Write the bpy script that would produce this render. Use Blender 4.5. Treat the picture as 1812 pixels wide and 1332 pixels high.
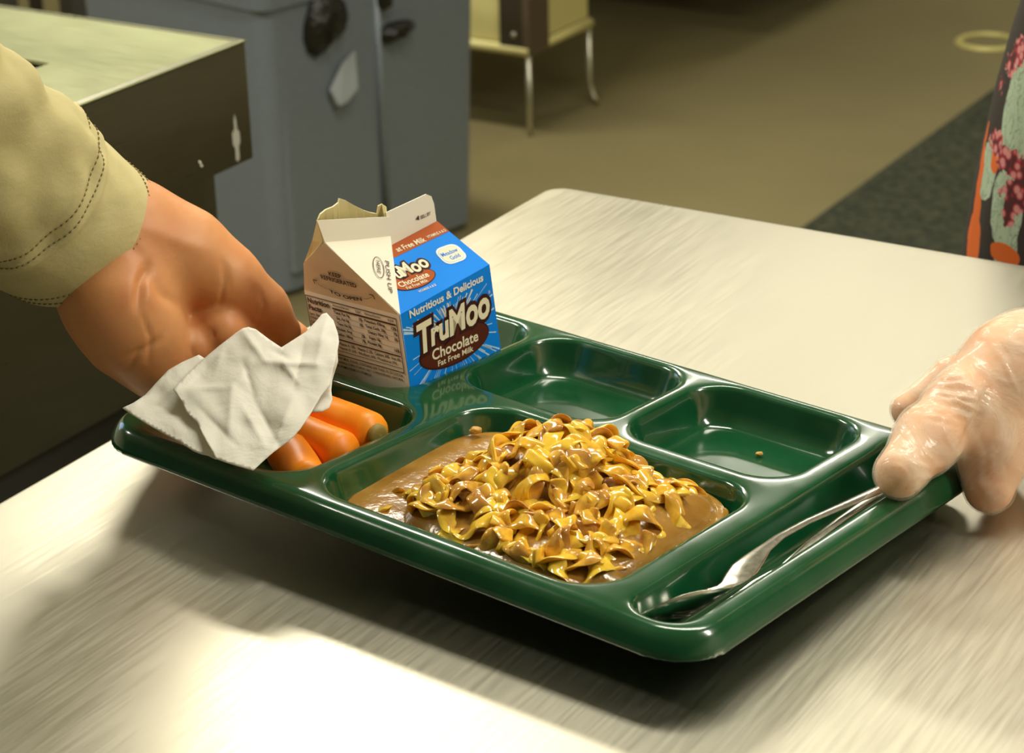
import bpy, bmesh, math, random
import numpy as np
from mathutils import Vector, Matrix, noise as mnoise

for o in list(bpy.data.objects): bpy.data.objects.remove(o)
SC = bpy.context.scene
COL = SC.collection
PI = math.pi

# ------------------------------------------------------------------ camera
W, H, F = 1812, 1332, 4000.0
R_CAM = Matrix(((0.8563, -0.18712, 0.48139), (0.51594, 0.35271, -0.78064), (-0.02372, 0.91683, 0.39857)))
CAM = Vector((0.7543, -1.2834, 1.4026))
cam_data = bpy.data.cameras.new('camera')
cam = bpy.data.objects.new('camera', cam_data)
COL.objects.link(cam)
q_cam = R_CAM.to_quaternion(); q_cam.normalize()
cam.matrix_world = Matrix.Translation(CAM) @ q_cam.to_matrix().to_4x4()
cam_data.sensor_width = 36.0
cam_data.lens = 36.0 * F / W
cam_data.clip_start = 0.05
cam_data.dof.use_dof = True
cam_data.dof.focus_distance = 1.10
cam_data.dof.aperture_fstop = 18.0
SC.camera = cam

# ------------------------------------------------------------------ world and lights
SC.view_settings.view_transform = 'Standard'
SC.view_settings.look = 'None'
SC.view_settings.gamma = 1.0
SC.view_settings.use_curve_mapping = False
SC.view_settings.exposure = 0.05
world = bpy.data.worlds.new('world'); SC.world = world
world.use_nodes = True
wb = world.node_tree.nodes['Background']
wb.inputs[0].default_value = (1.0, 0.92, 0.72, 1)
wb.inputs[1].default_value = 0.055

def area(name, loc, size, energy, color, target=None, rz=0):
    l = bpy.data.lights.new(name, 'AREA'); l.shape = 'RECTANGLE'
    l.size, l.size_y = size; l.energy = energy; l.color = color
    o = bpy.data.objects.new(name, l); COL.objects.link(o); o.location = loc
    if target is not None:
        o.rotation_euler = (Vector(target) - Vector(loc)).to_track_quat('-Z', 'Y').to_euler()
    else:
        o.rotation_euler = (0, 0, rz)
    return o
WARM = (1.0, 0.95, 0.80)
area('ceiling_tube_light', (-1.95, 1.85, 2.72), (1.3, 0.30), 60, WARM)
area('ceiling_tube_light', (-1.5, 4.3, 2.72), (1.3, 0.30), 38, WARM)
area('ceiling_tube_light', (0.2, 0.55, 2.72), (1.3, 0.30), 34, WARM)
area('ceiling_tube_light', (-1.9, -0.9, 2.72), (1.3, 0.30), 58, WARM)
area('ceiling_tube_light', (2.2, 0.2, 2.72), (1.3, 0.30), 50, WARM)
area('window_light', (-2.9, 0.4, 1.75), (0.9, 0.9), 7, (0.45, 0.65, 1.0), (0, -0.4, 0.95))

# ------------------------------------------------------------------ helpers
def at(px, py, d):
    """world point seen at a photo position and a distance along the view axis"""
    return CAM + R_CAM @ Vector(((px - W/2)/F*d, -(py - H/2)/F*d, -d))

TR = Matrix(((0.9921, .123, .0251), (-.124, .9913, .0452), (-.0193, -.048, .9987)))
TO = Vector((.0384, -.5244, .9417))
TM = Matrix.Translation(TO) @ TR.to_quaternion().to_matrix().to_4x4()
def tw(x, y, z=0): return TM @ Vector((x, y, z))

def link_mesh(name, verts, faces, mat, parent=None, smooth=True, M=None):
    me = bpy.data.meshes.new(name)
    if M is not None:
        verts = [M @ Vector(v) for v in verts]
    me.from_pydata([tuple(v) for v in verts], [], [tuple(f) for f in faces])
    me.validate(); me.update()
    if smooth: me.polygons.foreach_set('use_smooth', [True]*len(me.polygons))
    if mat: me.materials.append(mat)
    o = bpy.data.objects.new(name, me); COL.objects.link(o)
    if parent is not None:
        o.parent = parent
        o.matrix_parent_inverse = world_of(parent).inverted()
    return o
def world_of(p):
    m = p.matrix_basis
    return m if p.parent is None else world_of(p.parent) @ p.matrix_parent_inverse @ m
def np_mesh(name, V, Fq, mat, parent=None):
    me = bpy.data.meshes.new(name)
    nv, nf = len(V), len(Fq)
    me.vertices.add(nv); me.vertices.foreach_set('co', V.astype(np.float32).ravel())
    me.loops.add(nf*4); me.loops.foreach_set('vertex_index', Fq.astype(np.int32).ravel())
    me.polygons.add(nf); me.polygons.foreach_set('loop_start', np.arange(0, nf*4, 4, dtype=np.int32))
    me.update(calc_edges=True); me.validate()
    me.polygons.foreach_set('use_smooth', [True]*len(me.polygons))
    me.materials.append(mat)
    o = bpy.data.objects.new(name, me); COL.objects.link(o)
    if parent is not None:
        o.parent = parent; o.matrix_parent_inverse = world_of(parent).inverted()
    return o
def empty(name, loc=(0, 0, 0), rz=0):
    o = bpy.data.objects.new(name, None); COL.objects.link(o)
    o.location = loc; o.rotation_euler = (0, 0, rz); o.empty_display_size = .05
    return o
def tag(o, label=None, cat=None, group=None, kind=None):
    if label: o['label'] = label
    if cat: o['category'] = cat
    if group: o['group'] = group
    if kind: o['kind'] = kind
    return o

class MB:
    """collects shapes, then links them as ONE mesh object"""
    def __init__(s): s.v = []; s.f = []
    def add(s, vs, fs):
        n = len(s.v); s.v += [Vector(v) for v in vs]; s.f += [tuple(i+n for i in f) for f in fs]
    def box(s, a, b, M=None, bev=0):
        bm = bmesh.new(); bmesh.ops.create_cube(bm, size=1)
        a = Vector(a); b = Vector(b)
        for v in bm.verts: v.co = Vector(((v.co.x+.5)*(b.x-a.x)+a.x, (v.co.y+.5)*(b.y-a.y)+a.y, (v.co.z+.5)*(b.z-a.z)+a.z))
        if bev: bmesh.ops.bevel(bm, geom=bm.edges[:], offset=bev, segments=3, affect='EDGES', profile=.5)
        bm.verts.index_update()
        vs = [M @ v.co if M else v.co.copy() for v in bm.verts]
        s.add(vs, [[v.index for v in f.verts] for f in bm.faces]); bm.free()
    def tube(s, pts, rad, n=12, cap=True, flat=1.0):
        pts = [Vector(p) for p in pts]; N = len(pts)
        rads = rad if isinstance(rad, (list, tuple)) else [rad]*N
        t0 = (pts[1]-pts[0]).normalized(); ref = Vector((0, 0, 1)) if abs(t0.z) < .9 else Vector((1, 0, 0))
        vs = []
        for i, p in enumerate(pts):
            t = (pts[min(i+1, N-1)]-pts[max(i-1, 0)]).normalized()
            a = t.cross(ref).normalized(); b = t.cross(a).normalized()
            for k in range(n):
                an = 2*PI*k/n; vs.append(p + a*math.cos(an)*rads[i] + b*math.sin(an)*rads[i]*flat)
        fs = [(i*n+k, i*n+(k+1) % n, (i+1)*n+(k+1) % n, (i+1)*n+k) for i in range(N-1) for k in range(n)]
        if cap: fs += [tuple(range(n-1, -1, -1)), tuple((N-1)*n+k for k in range(n))]
        s.add(vs, fs)
    def lathe(s, prof, M, n=32):
        vs = []; fs = []
        for r, z in prof:
            for k in range(n): vs.append(M @ Vector((r*math.cos(2*PI*k/n), r*math.sin(2*PI*k/n), z)))
        for i in range(len(prof)-1):
            for k in range(n): fs.append((i*n+k, i*n+(k+1) % n, (i+1)*n+(k+1) % n, (i+1)*n+k))
        s.add(vs, fs)
    def build(s, name, mat, parent=None, smooth=False):
        return link_mesh(name, s.v, s.f, mat, parent, smooth)

# ------------------------------------------------------------------ materials
def mat(name, color, rough=.5, metal=0, **k):
    m = bpy.data.materials.new(name); m.use_nodes = True
    b = m.node_tree.nodes['Principled BSDF']
    b.inputs['Base Color'].default_value = (*color, 1)
    b.inputs['Roughness'].default_value = rough
    b.inputs['Metallic'].default_value = metal
    for kk, vv in k.items():
        b.inputs[kk.replace('_', ' ')].default_value = vv
    return m
def nd(m, typ, **k):
    n = m.node_tree.nodes.new(typ)
    for a, b in k.items(): setattr(n, a, b)
    return n
def ln(m, a, b): m.node_tree.links.new(a, b)
def bsdf(m): return m.node_tree.nodes['Principled BSDF']
def noise_node(m, scale, detail=4, coord='Object', stretch=None, dist=0):
    tc = nd(m, 'ShaderNodeTexCoord'); mp = nd(m, 'ShaderNodeMapping')
    if stretch: mp.inputs['Scale'].default_value = stretch
    ln(m, tc.outputs[coord], mp.inputs['Vector'])
    n = nd(m, 'ShaderNodeTexNoise'); n.inputs['Scale'].default_value = scale; n.inputs['Detail'].default_value = detail
    n.inputs['Distortion'].default_value = dist
    ln(m, mp.outputs[0], n.inputs['Vector']); return n
def ramp(m, src, stops):
    r = nd(m, 'ShaderNodeValToRGB'); e = r.color_ramp.elements
    while len(e) < len(stops): e.new(.5)
    for i, (p, c) in enumerate(stops):
        e[i].position = p; e[i].color = (*c, 1) if len(c) == 3 else c
    ln(m, src, r.inputs[0]); return r
def add_bump(m, src, strength=.3, dist=.001, prev=None):
    b = nd(m, 'ShaderNodeBump'); b.inputs['Strength'].default_value = strength; b.inputs['Distance'].default_value = dist
    ln(m, src, b.inputs['Height'])
    if prev is not None: ln(m, prev.outputs[0], b.inputs['Normal'])
    ln(m, b.outputs[0], bsdf(m).inputs['Normal']); return b
def mixc(m, fac, a, b):
    x = nd(m, 'ShaderNodeMix', data_type='RGBA')
    if hasattr(fac, 'links'): ln(m, fac, x.inputs[0])
    else: x.inputs[0].default_value = fac
    for i, c in ((6, a), (7, b)):
        if isinstance(c, tuple): x.inputs[i].default_value = (*c, 1)
        else: ln(m, c, x.inputs[i])
    return x.outputs[2]

def steel(name, base, rough, stretch, var=.12, scale=420):
    m = mat(name, base, rough, 1.0)
    n = noise_node(m, scale, 4, stretch=stretch)
    big = noise_node(m, 6, 5, stretch=tuple(.35+.65*c for c in stretch), dist=.4)
    r = ramp(m, n.outputs[0], [(.3, (rough-var*.3,)*3), (.7, (rough+var*.3,)*3)])
    r2 = nd(m, 'ShaderNodeMath', operation='MULTIPLY_ADD'); ln(m, big.outputs[0], r2.inputs[0]); r2.inputs[1].default_value = .20
    sub = nd(m, 'ShaderNodeMath', operation='SUBTRACT'); ln(m, r.outputs[0], sub.inputs[0]); sub.inputs[1].default_value = .10
    ln(m, sub.outputs[0], r2.inputs[2]); ln(m, r2.outputs[0], bsdf(m).inputs['Roughness'])
    cc = ramp(m, n.outputs[0], [(.25, tuple(c*.97 for c in base)), (.75, tuple(min(1, c*1.02) for c in base))])
    cb = ramp(m, big.outputs[0], [(.3, (.90, .90, .88)), (.65, (1, 1, 1))])
    mx = nd(m, 'ShaderNodeMix', data_type='RGBA', blend_type='MULTIPLY'); mx.inputs[0].default_value = 1
    ln(m, cc.outputs[0], mx.inputs[6]); ln(m, cb.outputs[0], mx.inputs[7]); ln(m, mx.outputs[2], bsdf(m).inputs['Base Color'])
    add_bump(m, n.outputs[0], .05, .0002)
    return m
M_counter = steel('brushed_steel', (.56, .53, .435), .40, (1, .05, 1))
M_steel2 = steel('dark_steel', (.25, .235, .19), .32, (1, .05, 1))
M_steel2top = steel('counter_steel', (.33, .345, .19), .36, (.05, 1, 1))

M_floor = mat('floor_paint', (.28, .235, .095), .7, Specular_IOR_Level=.2)
n = noise_node(M_floor, 260, 3); n2 = noise_node(M_floor, 1.6, 4)
a = ramp(M_floor, n.outputs[0], [(.25, (.130, .110, .050)), (.75, (.235, .198, .092))])
b = ramp(M_floor, n2.outputs[0], [(.3, (.80, .80, .80)), (.7, (1, 1, 1))])
mx = nd(M_floor, 'ShaderNodeMix', data_type='RGBA', blend_type='MULTIPLY'); mx.inputs[0].default_value = 1
ln(M_floor, a.outputs[0], mx.inputs[6]); ln(M_floor, b.outputs[0], mx.inputs[7]); ln(M_floor, mx.outputs[2], bsdf(M_floor).inputs['Base Color'])

M_mat = mat('rubber_mat', (.03, .033, .022), .85, Specular_IOR_Level=.15)
n = noise_node(M_mat, 60, 4); a = ramp(M_mat, n.outputs[0], [(.35, (.022, .025, .017)), (.7, (.055, .058, .036))]); ln(M_mat, a.outputs[0], bsdf(M_mat).inputs['Base Color'])
add_bump(M_mat, n.outputs[0], .5, .003)
M_wall = mat('wall_paint', (.70, .66, .48), .7)
M_ceil = mat('ceiling_paint', (.85, .83, .72), .8)

M_tray = mat('green_plastic', (.004, .066, .022), .17)
bsdf(M_tray).inputs['Coat Weight'].default_value = .5
bsdf(M_tray).inputs['Coat Roughness'].default_value = .05
n = noise_node(M_tray, 35, 4)
a = ramp(M_tray, n.outputs[0], [(.35, (.0032, .056, .018)), (.75, (.006, .076, .027))]); ln(M_tray, a.outputs[0], bsdf(M_tray).inputs['Base Color'])
a = ramp(M_tray, n.outputs[0], [(.35, (.12,)*3), (.75, (.24,)*3)]); ln(M_tray, a.outputs[0], bsdf(M_tray).inputs['Roughness'])

M_carton = mat('waxed_paperboard', (.90, .85, .72), .55, Specular_IOR_Level=.25)
n = noise_node(M_carton, 30, 3); add_bump(M_carton, n.outputs[0], .12, .0015)
M_cartin = mat('carton_inside', (.80, .70, .36), .4)
M_blue = mat('blue_print', (.0, .245, .92), .62, Specular_IOR_Level=.18)
M_blue2 = mat('light_blue_print', (.52, .74, .95), .62, Specular_IOR_Level=.18)
M_brownp = mat('brown_print', (.42, .085, .012), .62, Specular_IOR_Level=.18)
M_brown2 = mat('chocolate_print', (.095, .018, .007), .62, Specular_IOR_Level=.18)
M_dkbrown = mat('dark_brown_print', (.045, .010, .006), .62, Specular_IOR_Level=.18)
M_cream = mat('cream_print', (.86, .80, .60), .62, Specular_IOR_Level=.18)
M_white = mat('white_print', (.85, .87, .84), .62, Specular_IOR_Level=.18)
M_ink = mat('label_ink', (.055, .022, .015), .45)

M_carrot = mat('carrot_skin', (.95, .30, .008), .42, Subsurface_Weight=.25, Subsurface_Scale=.004)
bsdf(M_carrot).inputs['Subsurface Radius'].default_value = (1, .35, .1)
n = noise_node(M_carrot, 40, 4, stretch=(1, 1, .25)); n2 = noise_node(M_carrot, 500, 2)
a = ramp(M_carrot, n.outputs[0], [(.3, (.92, .245, .005)), (.75, (1.0, .37, .012))])
b = ramp(M_carrot, n2.outputs[0], [(.70, (0, 0, 0)), (.80, (.5, .5, .5))])
ln(M_carrot, mixc(M_carrot, b.outputs[0], a.outputs[0], (.95, .50, .12)), bsdf(M_carrot).inputs['Base Color']); add_bump(M_carrot, n.outputs[0], .3, .0015)
M_stub = mat('carrot_stub', (.28, .20, .04), .6)

M_napkin = mat('paper_napkin', (.90, .88, .80), .85)
n = noise_node(M_napkin, 700, 2); n2 = noise_node(M_napkin, 26, 5, dist=1.5)
bb = add_bump(M_napkin, n.outputs[0], .12, .0005); add_bump(M_napkin, n2.outputs[0], .45, .003, bb)
tr = nd(M_napkin, 'ShaderNodeBsdfTranslucent'); tr.inputs[0].default_value = (.8, .77, .65, 1)
ms = nd(M_napkin, 'ShaderNodeMixShader'); ms.inputs[0].default_value = .22
out = M_napkin.node_tree.nodes['Material Output']
ln(M_napkin, bsdf(M_napkin).outputs[0], ms.inputs[1]); ln(M_napkin, tr.outputs[0], ms.inputs[2]); ln(M_napkin, ms.outputs[0], out.inputs[0])

M_gravy = mat('brown_gravy', (.36, .17, .035), .16, Subsurface_Weight=.08, Subsurface_Scale=.004)
n = noise_node(M_gravy, 60, 5); a = ramp(M_gravy, n.outputs[0], [(.3, (.27, .125, .018)), (.75, (.43, .235, .048))]); ln(M_gravy, a.outputs[0], bsdf(M_gravy).inputs['Base Color'])
n2 = noise_node(M_gravy, 240, 3); add_bump(M_gravy, n2.outputs[0], .25, .001)
def noodle_mat(name, lo, hi, cover):
    m = mat(name, lo, .15, Subsurface_Weight=.3, Subsurface_Scale=.003)
    bsdf(m).inputs['Coat Weight'].default_value = .6; bsdf(m).inputs['Coat Roughness'].default_value = .08
    n = noise_node(m, 75, 4, dist=.5); r = ramp(m, n.outputs[0], [(cover-.06, (0, 0, 0)), (cover+.10, (1, 1, 1))])
    n3 = noise_node(m, 200, 2); r3 = ramp(m, n3.outputs[0], [(.3, lo), (.7, hi)])
    ln(m, mixc(m, r.outputs[0], r3.outputs[0], (.52, .25, .045)), bsdf(m).inputs['Base Color'])
    add_bump(m, n.outputs[0], .4, .0015); return m
M_noodle = [noodle_mat('egg_noodle', (.84, .45, .030), (.92, .58, .060), .54), noodle_mat('egg_noodle_coated', (.80, .42, .03), (.88, .54, .06), .45),
            noodle_mat('egg_noodle_clean', (.90, .55, .035), (.93, .62, .07), .60)]
M_meat = mat('stewed_meat', (.22, .085, .022), .22, Subsurface_Weight=.1, Subsurface_Scale=.003)
bsdf(M_meat).inputs['Coat Weight'].default_value = .6
n = noise_node(M_meat, 90, 5, stretch=(1, .4, 1)); a = ramp(M_meat, n.outputs[0], [(.3, (.12, .040, .012)), (.55, (.27, .11, .028)), (.8, (.42, .20, .05))]); ln(M_meat, a.outputs[0], bsdf(M_meat).inputs['Base Color']); add_bump(M_meat, n.outputs[0], .6, .002)

M_spoon = steel('flatware_steel', (.62, .60, .54), .20, (1, 1, 1), .08)

def skin_mat(name, c1, c2, c3, rough):
    m = mat(name, c1, rough, Subsurface_Weight=.18, Subsurface_Scale=.006)
    bsdf(m).inputs['Subsurface Radius'].default_value = (1, .3, .15)
    n = noise_node(m, 22, 4); a = ramp(m, n.outputs[0], [(.28, c2), (.52, c1), (.75, c3)])
    ln(m, a.outputs[0], bsdf(m).inputs['Base Color'])
    n2 = noise_node(m, 380, 3, stretch=(1, .5, 1)); n3 = noise_node(m, 70, 4, stretch=(1, .35, 1))
    bb = add_bump(m, n2.outputs[0], .12, .0006); add_bump(m, n3.outputs[0], .3, .0016, bb)
    return m
M_skin = skin_mat('skin', (.70, .315, .125), (.62, .225, .085), (.76, .39, .17), .48)
M_skin2 = skin_mat('fair_skin', (.84, .47, .25), (.76, .34, .17), (.88, .56, .33), .5)
M_nail = mat('fingernail', (.74, .44, .26), .25)

M_glove = mat('clear_glove', (.92, .86, .72), .16)
gb = bsdf(M_glove)
n = noise_node(M_glove, 28, 4, dist=1.6)
n2 = noise_node(M_glove, 90, 3, dist=1.0)
bb = add_bump(M_glove, n.outputs[0], .5, .004); add_bump(M_glove, n2.outputs[0], .25, .0012, bb)
gt = nd(M_glove, 'ShaderNodeBsdfTransparent'); gm = nd(M_glove, 'ShaderNodeMixShader')
gr = ramp(M_glove, n.outputs[0], [(.35, (.14,)*3), (.70, (.48,)*3)])
ln(M_glove, gr.outputs[0], gm.inputs[0]); ln(M_glove, gt.outputs[0], gm.inputs[1]); ln(M_glove, gb.outputs[0], gm.inputs[2])
ln(M_glove, gm.outputs[0], M_glove.node_tree.nodes['Material Output'].inputs[0])

M_sleeve = mat('olive_tan_cotton', (.55, .48, .23), .85)
n = noise_node(M_sleeve, 8, 4); a = ramp(M_sleeve, n.outputs[0], [(.3, (.46, .40, .185)), (.7, (.60, .53, .27))]); ln(M_sleeve, a.outputs[0], bsdf(M_sleeve).inputs['Base Color'])
n2 = noise_node(M_sleeve, 900, 2); n3 = noise_node(M_sleeve, 45, 4, stretch=(1, .5, 1))
bb = add_bump(M_sleeve, n2.outputs[0], .2, .0006); add_bump(M_sleeve, n3.outputs[0], .5, .004, bb)
M_thread = mat('seam_thread', (.27, .22, .10), .9)

M_bin = mat('grey_plastic', (.15, .17, .185), .42)
n = noise_node(M_bin, 300, 2); a = ramp(M_bin, n.outputs[0], [(.3, (.150, .180, .205)), (.7, (.195, .225, .25))]); ln(M_bin, a.outputs[0], bsdf(M_bin).inputs['Base Color'])
M_bag = mat('black_plastic', (.012, .011, .008), .22)
n = noise_node(M_bag, 60, 4); add_bump(M_bag, n.outputs[0], .8, .01)
M_tape = mat('pale_grey_tape', (.34, .37, .39), .45)
M_cartbox = mat('cream_enamel', (.60, .54, .22), .5)
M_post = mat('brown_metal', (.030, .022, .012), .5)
M_post_lit = mat('brown_metal_lit', (.085, .058, .032), .5)  # post brown again, with the side face's light in the colour
M_chrome = mat('chrome', (.62, .60, .50), .28, 1.0)
M_dark = mat('dark_enamel', (.045, .043, .036), .5)
M_slot = mat('bright_slot_fill', (.80, .80, .72), .5, .3)  # pale colour stands in for the brightness seen through the slot
M_drain = mat('drain_ring', (.50, .45, .15), .45, .2)

# ------------------------------------------------------------------ implicit surfaces
def sdf_mesh(fn, lo, hi, h, coarse=6):
    """polygonise fn(points)<0 with surface nets; vertices are moved onto the exact surface"""
    lo = np.array(lo, float); hi = np.array(hi, float)
    n = np.ceil((hi-lo)/(h*coarse)).astype(int)
    cg = [lo[i]+h*coarse*(np.arange(n[i])+.5) for i in range(3)]
    X, Y, Z = np.meshgrid(*cg, indexing='ij')
    cv = fn(np.stack([X.ravel(), Y.ravel(), Z.ravel()], 1)).reshape(n)
    N = n*coarse+1
    D = np.empty(N, np.float32)
    big = np.repeat(np.repeat(np.repeat(np.where(cv > 0, 1., -1.), coarse, 0), coarse, 1), coarse, 2)
    D[:] = 1.; D[:-1, :-1, :-1] = big; del big
    near = np.argwhere(np.abs(cv) < h*coarse*1.9)
    k = np.arange(coarse+1); I, J, K = np.meshgrid(k, k, k, indexing='ij'); off = np.stack([I.ravel(), J.ravel(), K.ravel()], 1)
    for s in range(0, len(near), 3000):
        idx = (near[s:s+3000, None, :]*coarse + off[None]).reshape(-1, 3)
        D[idx[:, 0], idx[:, 1], idx[:, 2]] = fn(lo+idx*h)
    S = D < 0
    c = np.zeros(N-1, np.int8)
    for i in (0, 1):
        for j in (0, 1):
            for l in (0, 1): c += S[i:N[0]-1+i, j:N[1]-1+j, l:N[2]-1+l]
    act = np.argwhere((c > 0) & (c < 8))
    ids = -np.ones(N-1, np.int32); ids[act[:, 0], act[:, 1], act[:, 2]] = np.arange(len(act))
    acc = np.zeros((len(act), 3)); cnt = np.zeros(len(act))
    corners = [(i, j, l) for i in (0, 1) for j in (0, 1) for l in (0, 1)]
    for a in corners:
        for ax in range(3):
            if a[ax] == 0:
                b = list(a); b[ax] = 1
                va = D[act[:, 0]+a[0], act[:, 1]+a[1], act[:, 2]+a[2]]; vb = D[act[:, 0]+b[0], act[:, 1]+b[1], act[:, 2]+b[2]]
                m = (va < 0) != (vb < 0)
                t = np.where(m, va/np.where(m, va-vb, 1), 0)
                p = np.tile(np.array(a, float), (len(act), 1)); p[:, ax] += t
                acc[m] += p[m]; cnt[m] += 1
    V = lo + h*(act + acc/cnt[:, None])
    faces = []
    for ax in range(3):
        u, v = (ax+1) % 3, (ax+2) % 3
        sl0 = [slice(1, -1)]*3; sl1 = [slice(1, -1)]*3
        sl0[ax] = slice(0, -1); sl1[ax] = slice(1, None)
        A = S[tuple(sl0)]; B = S[tuple(sl1)]
        for sign in (0, 1):
            e = np.argwhere((A & ~B) if sign == 0 else (~A & B))
            if not len(e): continue
            e = e + 1; e[:, ax] -= 1
            def cid(du, dv):
                q = e.copy(); q[:, u] -= du; q[:, v] -= dv
                return ids[q[:, 0], q[:, 1], q[:, 2]]
            quad = [cid(1, 1), cid(0, 1), cid(0, 0), cid(1, 0)]
            if sign: quad = quad[::-1]
            faces.append(np.stack(quad, 1))
    Fq = np.concatenate(faces)
    Fq = Fq[(Fq >= 0).all(1)]
    e = h*.15
    for _ in range(2):
        f0 = fn(V); g = np.stack([(fn(V+np.eye(3)[i]*e)-f0)/e for i in range(3)], 1)
        step = (f0/np.maximum((g*g).sum(1), .05))[:, None]*g
        L = np.linalg.norm(step, axis=1, keepdims=True); V = V - step*np.minimum(1, h*.7/np.maximum(L, 1e-9))
    return V, Fq

def rcone(P, a, b, ra, rb):
    a = np.array(a, float); b = np.array(b, float); ab = b-a; L2 = ab@ab
    t = np.clip(((P-a)@ab)/L2, 0, 1)
    return np.linalg.norm(P-a-t[:, None]*ab, axis=1) - (ra+(rb-ra)*t)
def smin(a, b, k):
    h = np.maximum(k-np.abs(a-b), 0)/k
    return np.minimum(a, b)-h*h*k*.25
def groups_fn(groups):
    """groups: (prims, k); prims join smoothly inside a group, groups join with their k"""
    def fn(P):
        tot = None
        for prims, kg in groups:
            d = None
            for a, b, ra, rb, k in prims:
                c = rcone(P, a, b, ra, rb); d = c if d is None else smin(d, c, k)
            tot = d if tot is None else smin(tot, d, kg)
        return tot
    return fn
def cones_fn(prims): return groups_fn([(prims, .01)])
RCn = np.array(R_CAM)
def crease(V, fn, lines, seed=0):
    """push the skin in (or out) along fold lines on the side that faces the photographer"""
    e = 3e-4; f0 = fn(V); g = np.stack([(fn(V+np.eye(3)[i]*e)-f0)/e for i in range(3)], 1); g /= np.linalg.norm(g, axis=1, keepdims=True)+1e-9
    q = (V-np.array(CAM))@RCn; px = W/2-F*q[:, 0]/q[:, 2]; py = H/2+F*q[:, 1]/q[:, 2]
    toc = np.array(CAM)-V; toc /= np.linalg.norm(toc, axis=1, keepdims=True); face = np.clip((g*toc).sum(1)*2, 0, 1)
    amt = np.zeros(len(V))
    for pts, wd, dep in lines:
        best = np.full(len(V), 1e9); tt = np.zeros(len(V)); n = len(pts)-1
        for i in range(n):
            a = np.array(pts[i], float); b = np.array(pts[i+1], float); d = b-a; t = np.clip(((px-a[0])*d[0]+(py-a[1])*d[1])/(d@d), 0, 1)
            ds = np.hypot(px-a[0]-t*d[0], py-a[1]-t*d[1]); m = ds < best; best[m] = ds[m]; tt[m] = (i+t[m])/n
        amt += dep*.001*np.exp(-(best/wd)**2)*np.sin(np.clip(tt*.9+.05, 0, 1)*PI)**.6
    return V-g*(amt*face)[:, None]
def bounds(prims, pad=.012):
    lo = np.min([np.minimum(np.array(p[0])-p[2], np.array(p[1])-p[3]) for p in prims], 0)-pad
    hi = np.max([np.maximum(np.array(p[0])+p[2], np.array(p[1])+p[3]) for p in prims], 0)+pad
    return lo, hi

# ------------------------------------------------------------------ room shell
def quadbox(name, a, b, m, kind='structure', label=None):
    mb = MB(); mb.box(a, b); o = mb.build(name, m)
    o['kind'] = kind
    if label: o['label'] = label
    return o
quadbox('floor', (-4.2, -3.2, -.1), (3.6, 5.6, 0), M_floor, label='brown painted kitchen floor')
quadbox('wall_back', (-4.2, 5.6, 0), (3.6, 5.7, 2.9), M_wall)
quadbox('wall_left', (-4.3, -3.2, 0), (-4.2, 5.7, 2.9), M_wall)
quadbox('wall_right', (3.6, -3.2, 0), (3.7, 5.7, 2.9), M_wall)
quadbox('ceiling', (-4.3, -3.2, 2.9), (3.7, 5.7, 3.0), M_ceil)

# ------------------------------------------------------------------ serving counter
def rounded_slab(x0, x1, y0, y1, z0, z1, rc, re, ncorner=8, nedge=5):
    """slab with rounded plan corners and rounded top edge"""
    cx = [(x1-rc, y1-rc, 0), (x0+rc, y1-rc, 1), (x0+rc, y0+rc, 2), (x1-rc, y0+rc, 3)]
    def ring(inset, z):
        out = []
        for X, Y, q in cx:
            for k in range(ncorner+1):
                an = PI/2*(q + k/ncorner); r = max(rc-inset, .0005); out.append(Vector((X+r*math.cos(an), Y+r*math.sin(an), z)))
        return out
    rings = [ring(re*(1-math.sin(PI/2*t/nedge)), z1-re*(1-math.cos(PI/2*t/nedge))) for t in range(nedge+1)]
    rings.append(ring(0, z0)); rings.append(ring(.002, z0))
    n = len(rings[0]); vs = [v for r in rings for v in r]; fs = [tuple(range(n))]
    for i in range(len(rings)-1):
        for k in range(n): fs.append((i*n+k, (i+1)*n+k, (i+1)*n+(k+1) % n, i*n+(k+1) % n))
    fs.append(tuple((len(rings)-1)*n+k for k in reversed(range(n))))
    return vs, fs
ctr = empty('serving_counter', (.6, -.55, 0))
tag(ctr, 'brushed stainless steel serving counter carrying the green lunch tray', 'counter')
vs, fs = rounded_slab(0, 1.45, -1.25, 0, .862, .9, .016, .004)
o = link_mesh('counter_top', vs, fs, M_counter, ctr)
mb = MB(); mb.box((.05, -1.2, .12), (1.40, -.05, .861)); mb.build('cabinet_body', M_steel2, ctr)
for x, y in ((.1, -.1), (1.35, -.1), (.1, -1.15), (1.35, -1.15)):
    mb = MB(); mb.tube([(x, y, 0), (x, y, .13)], .02, 16); mb.build('leg', M_chrome, ctr, True)

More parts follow.
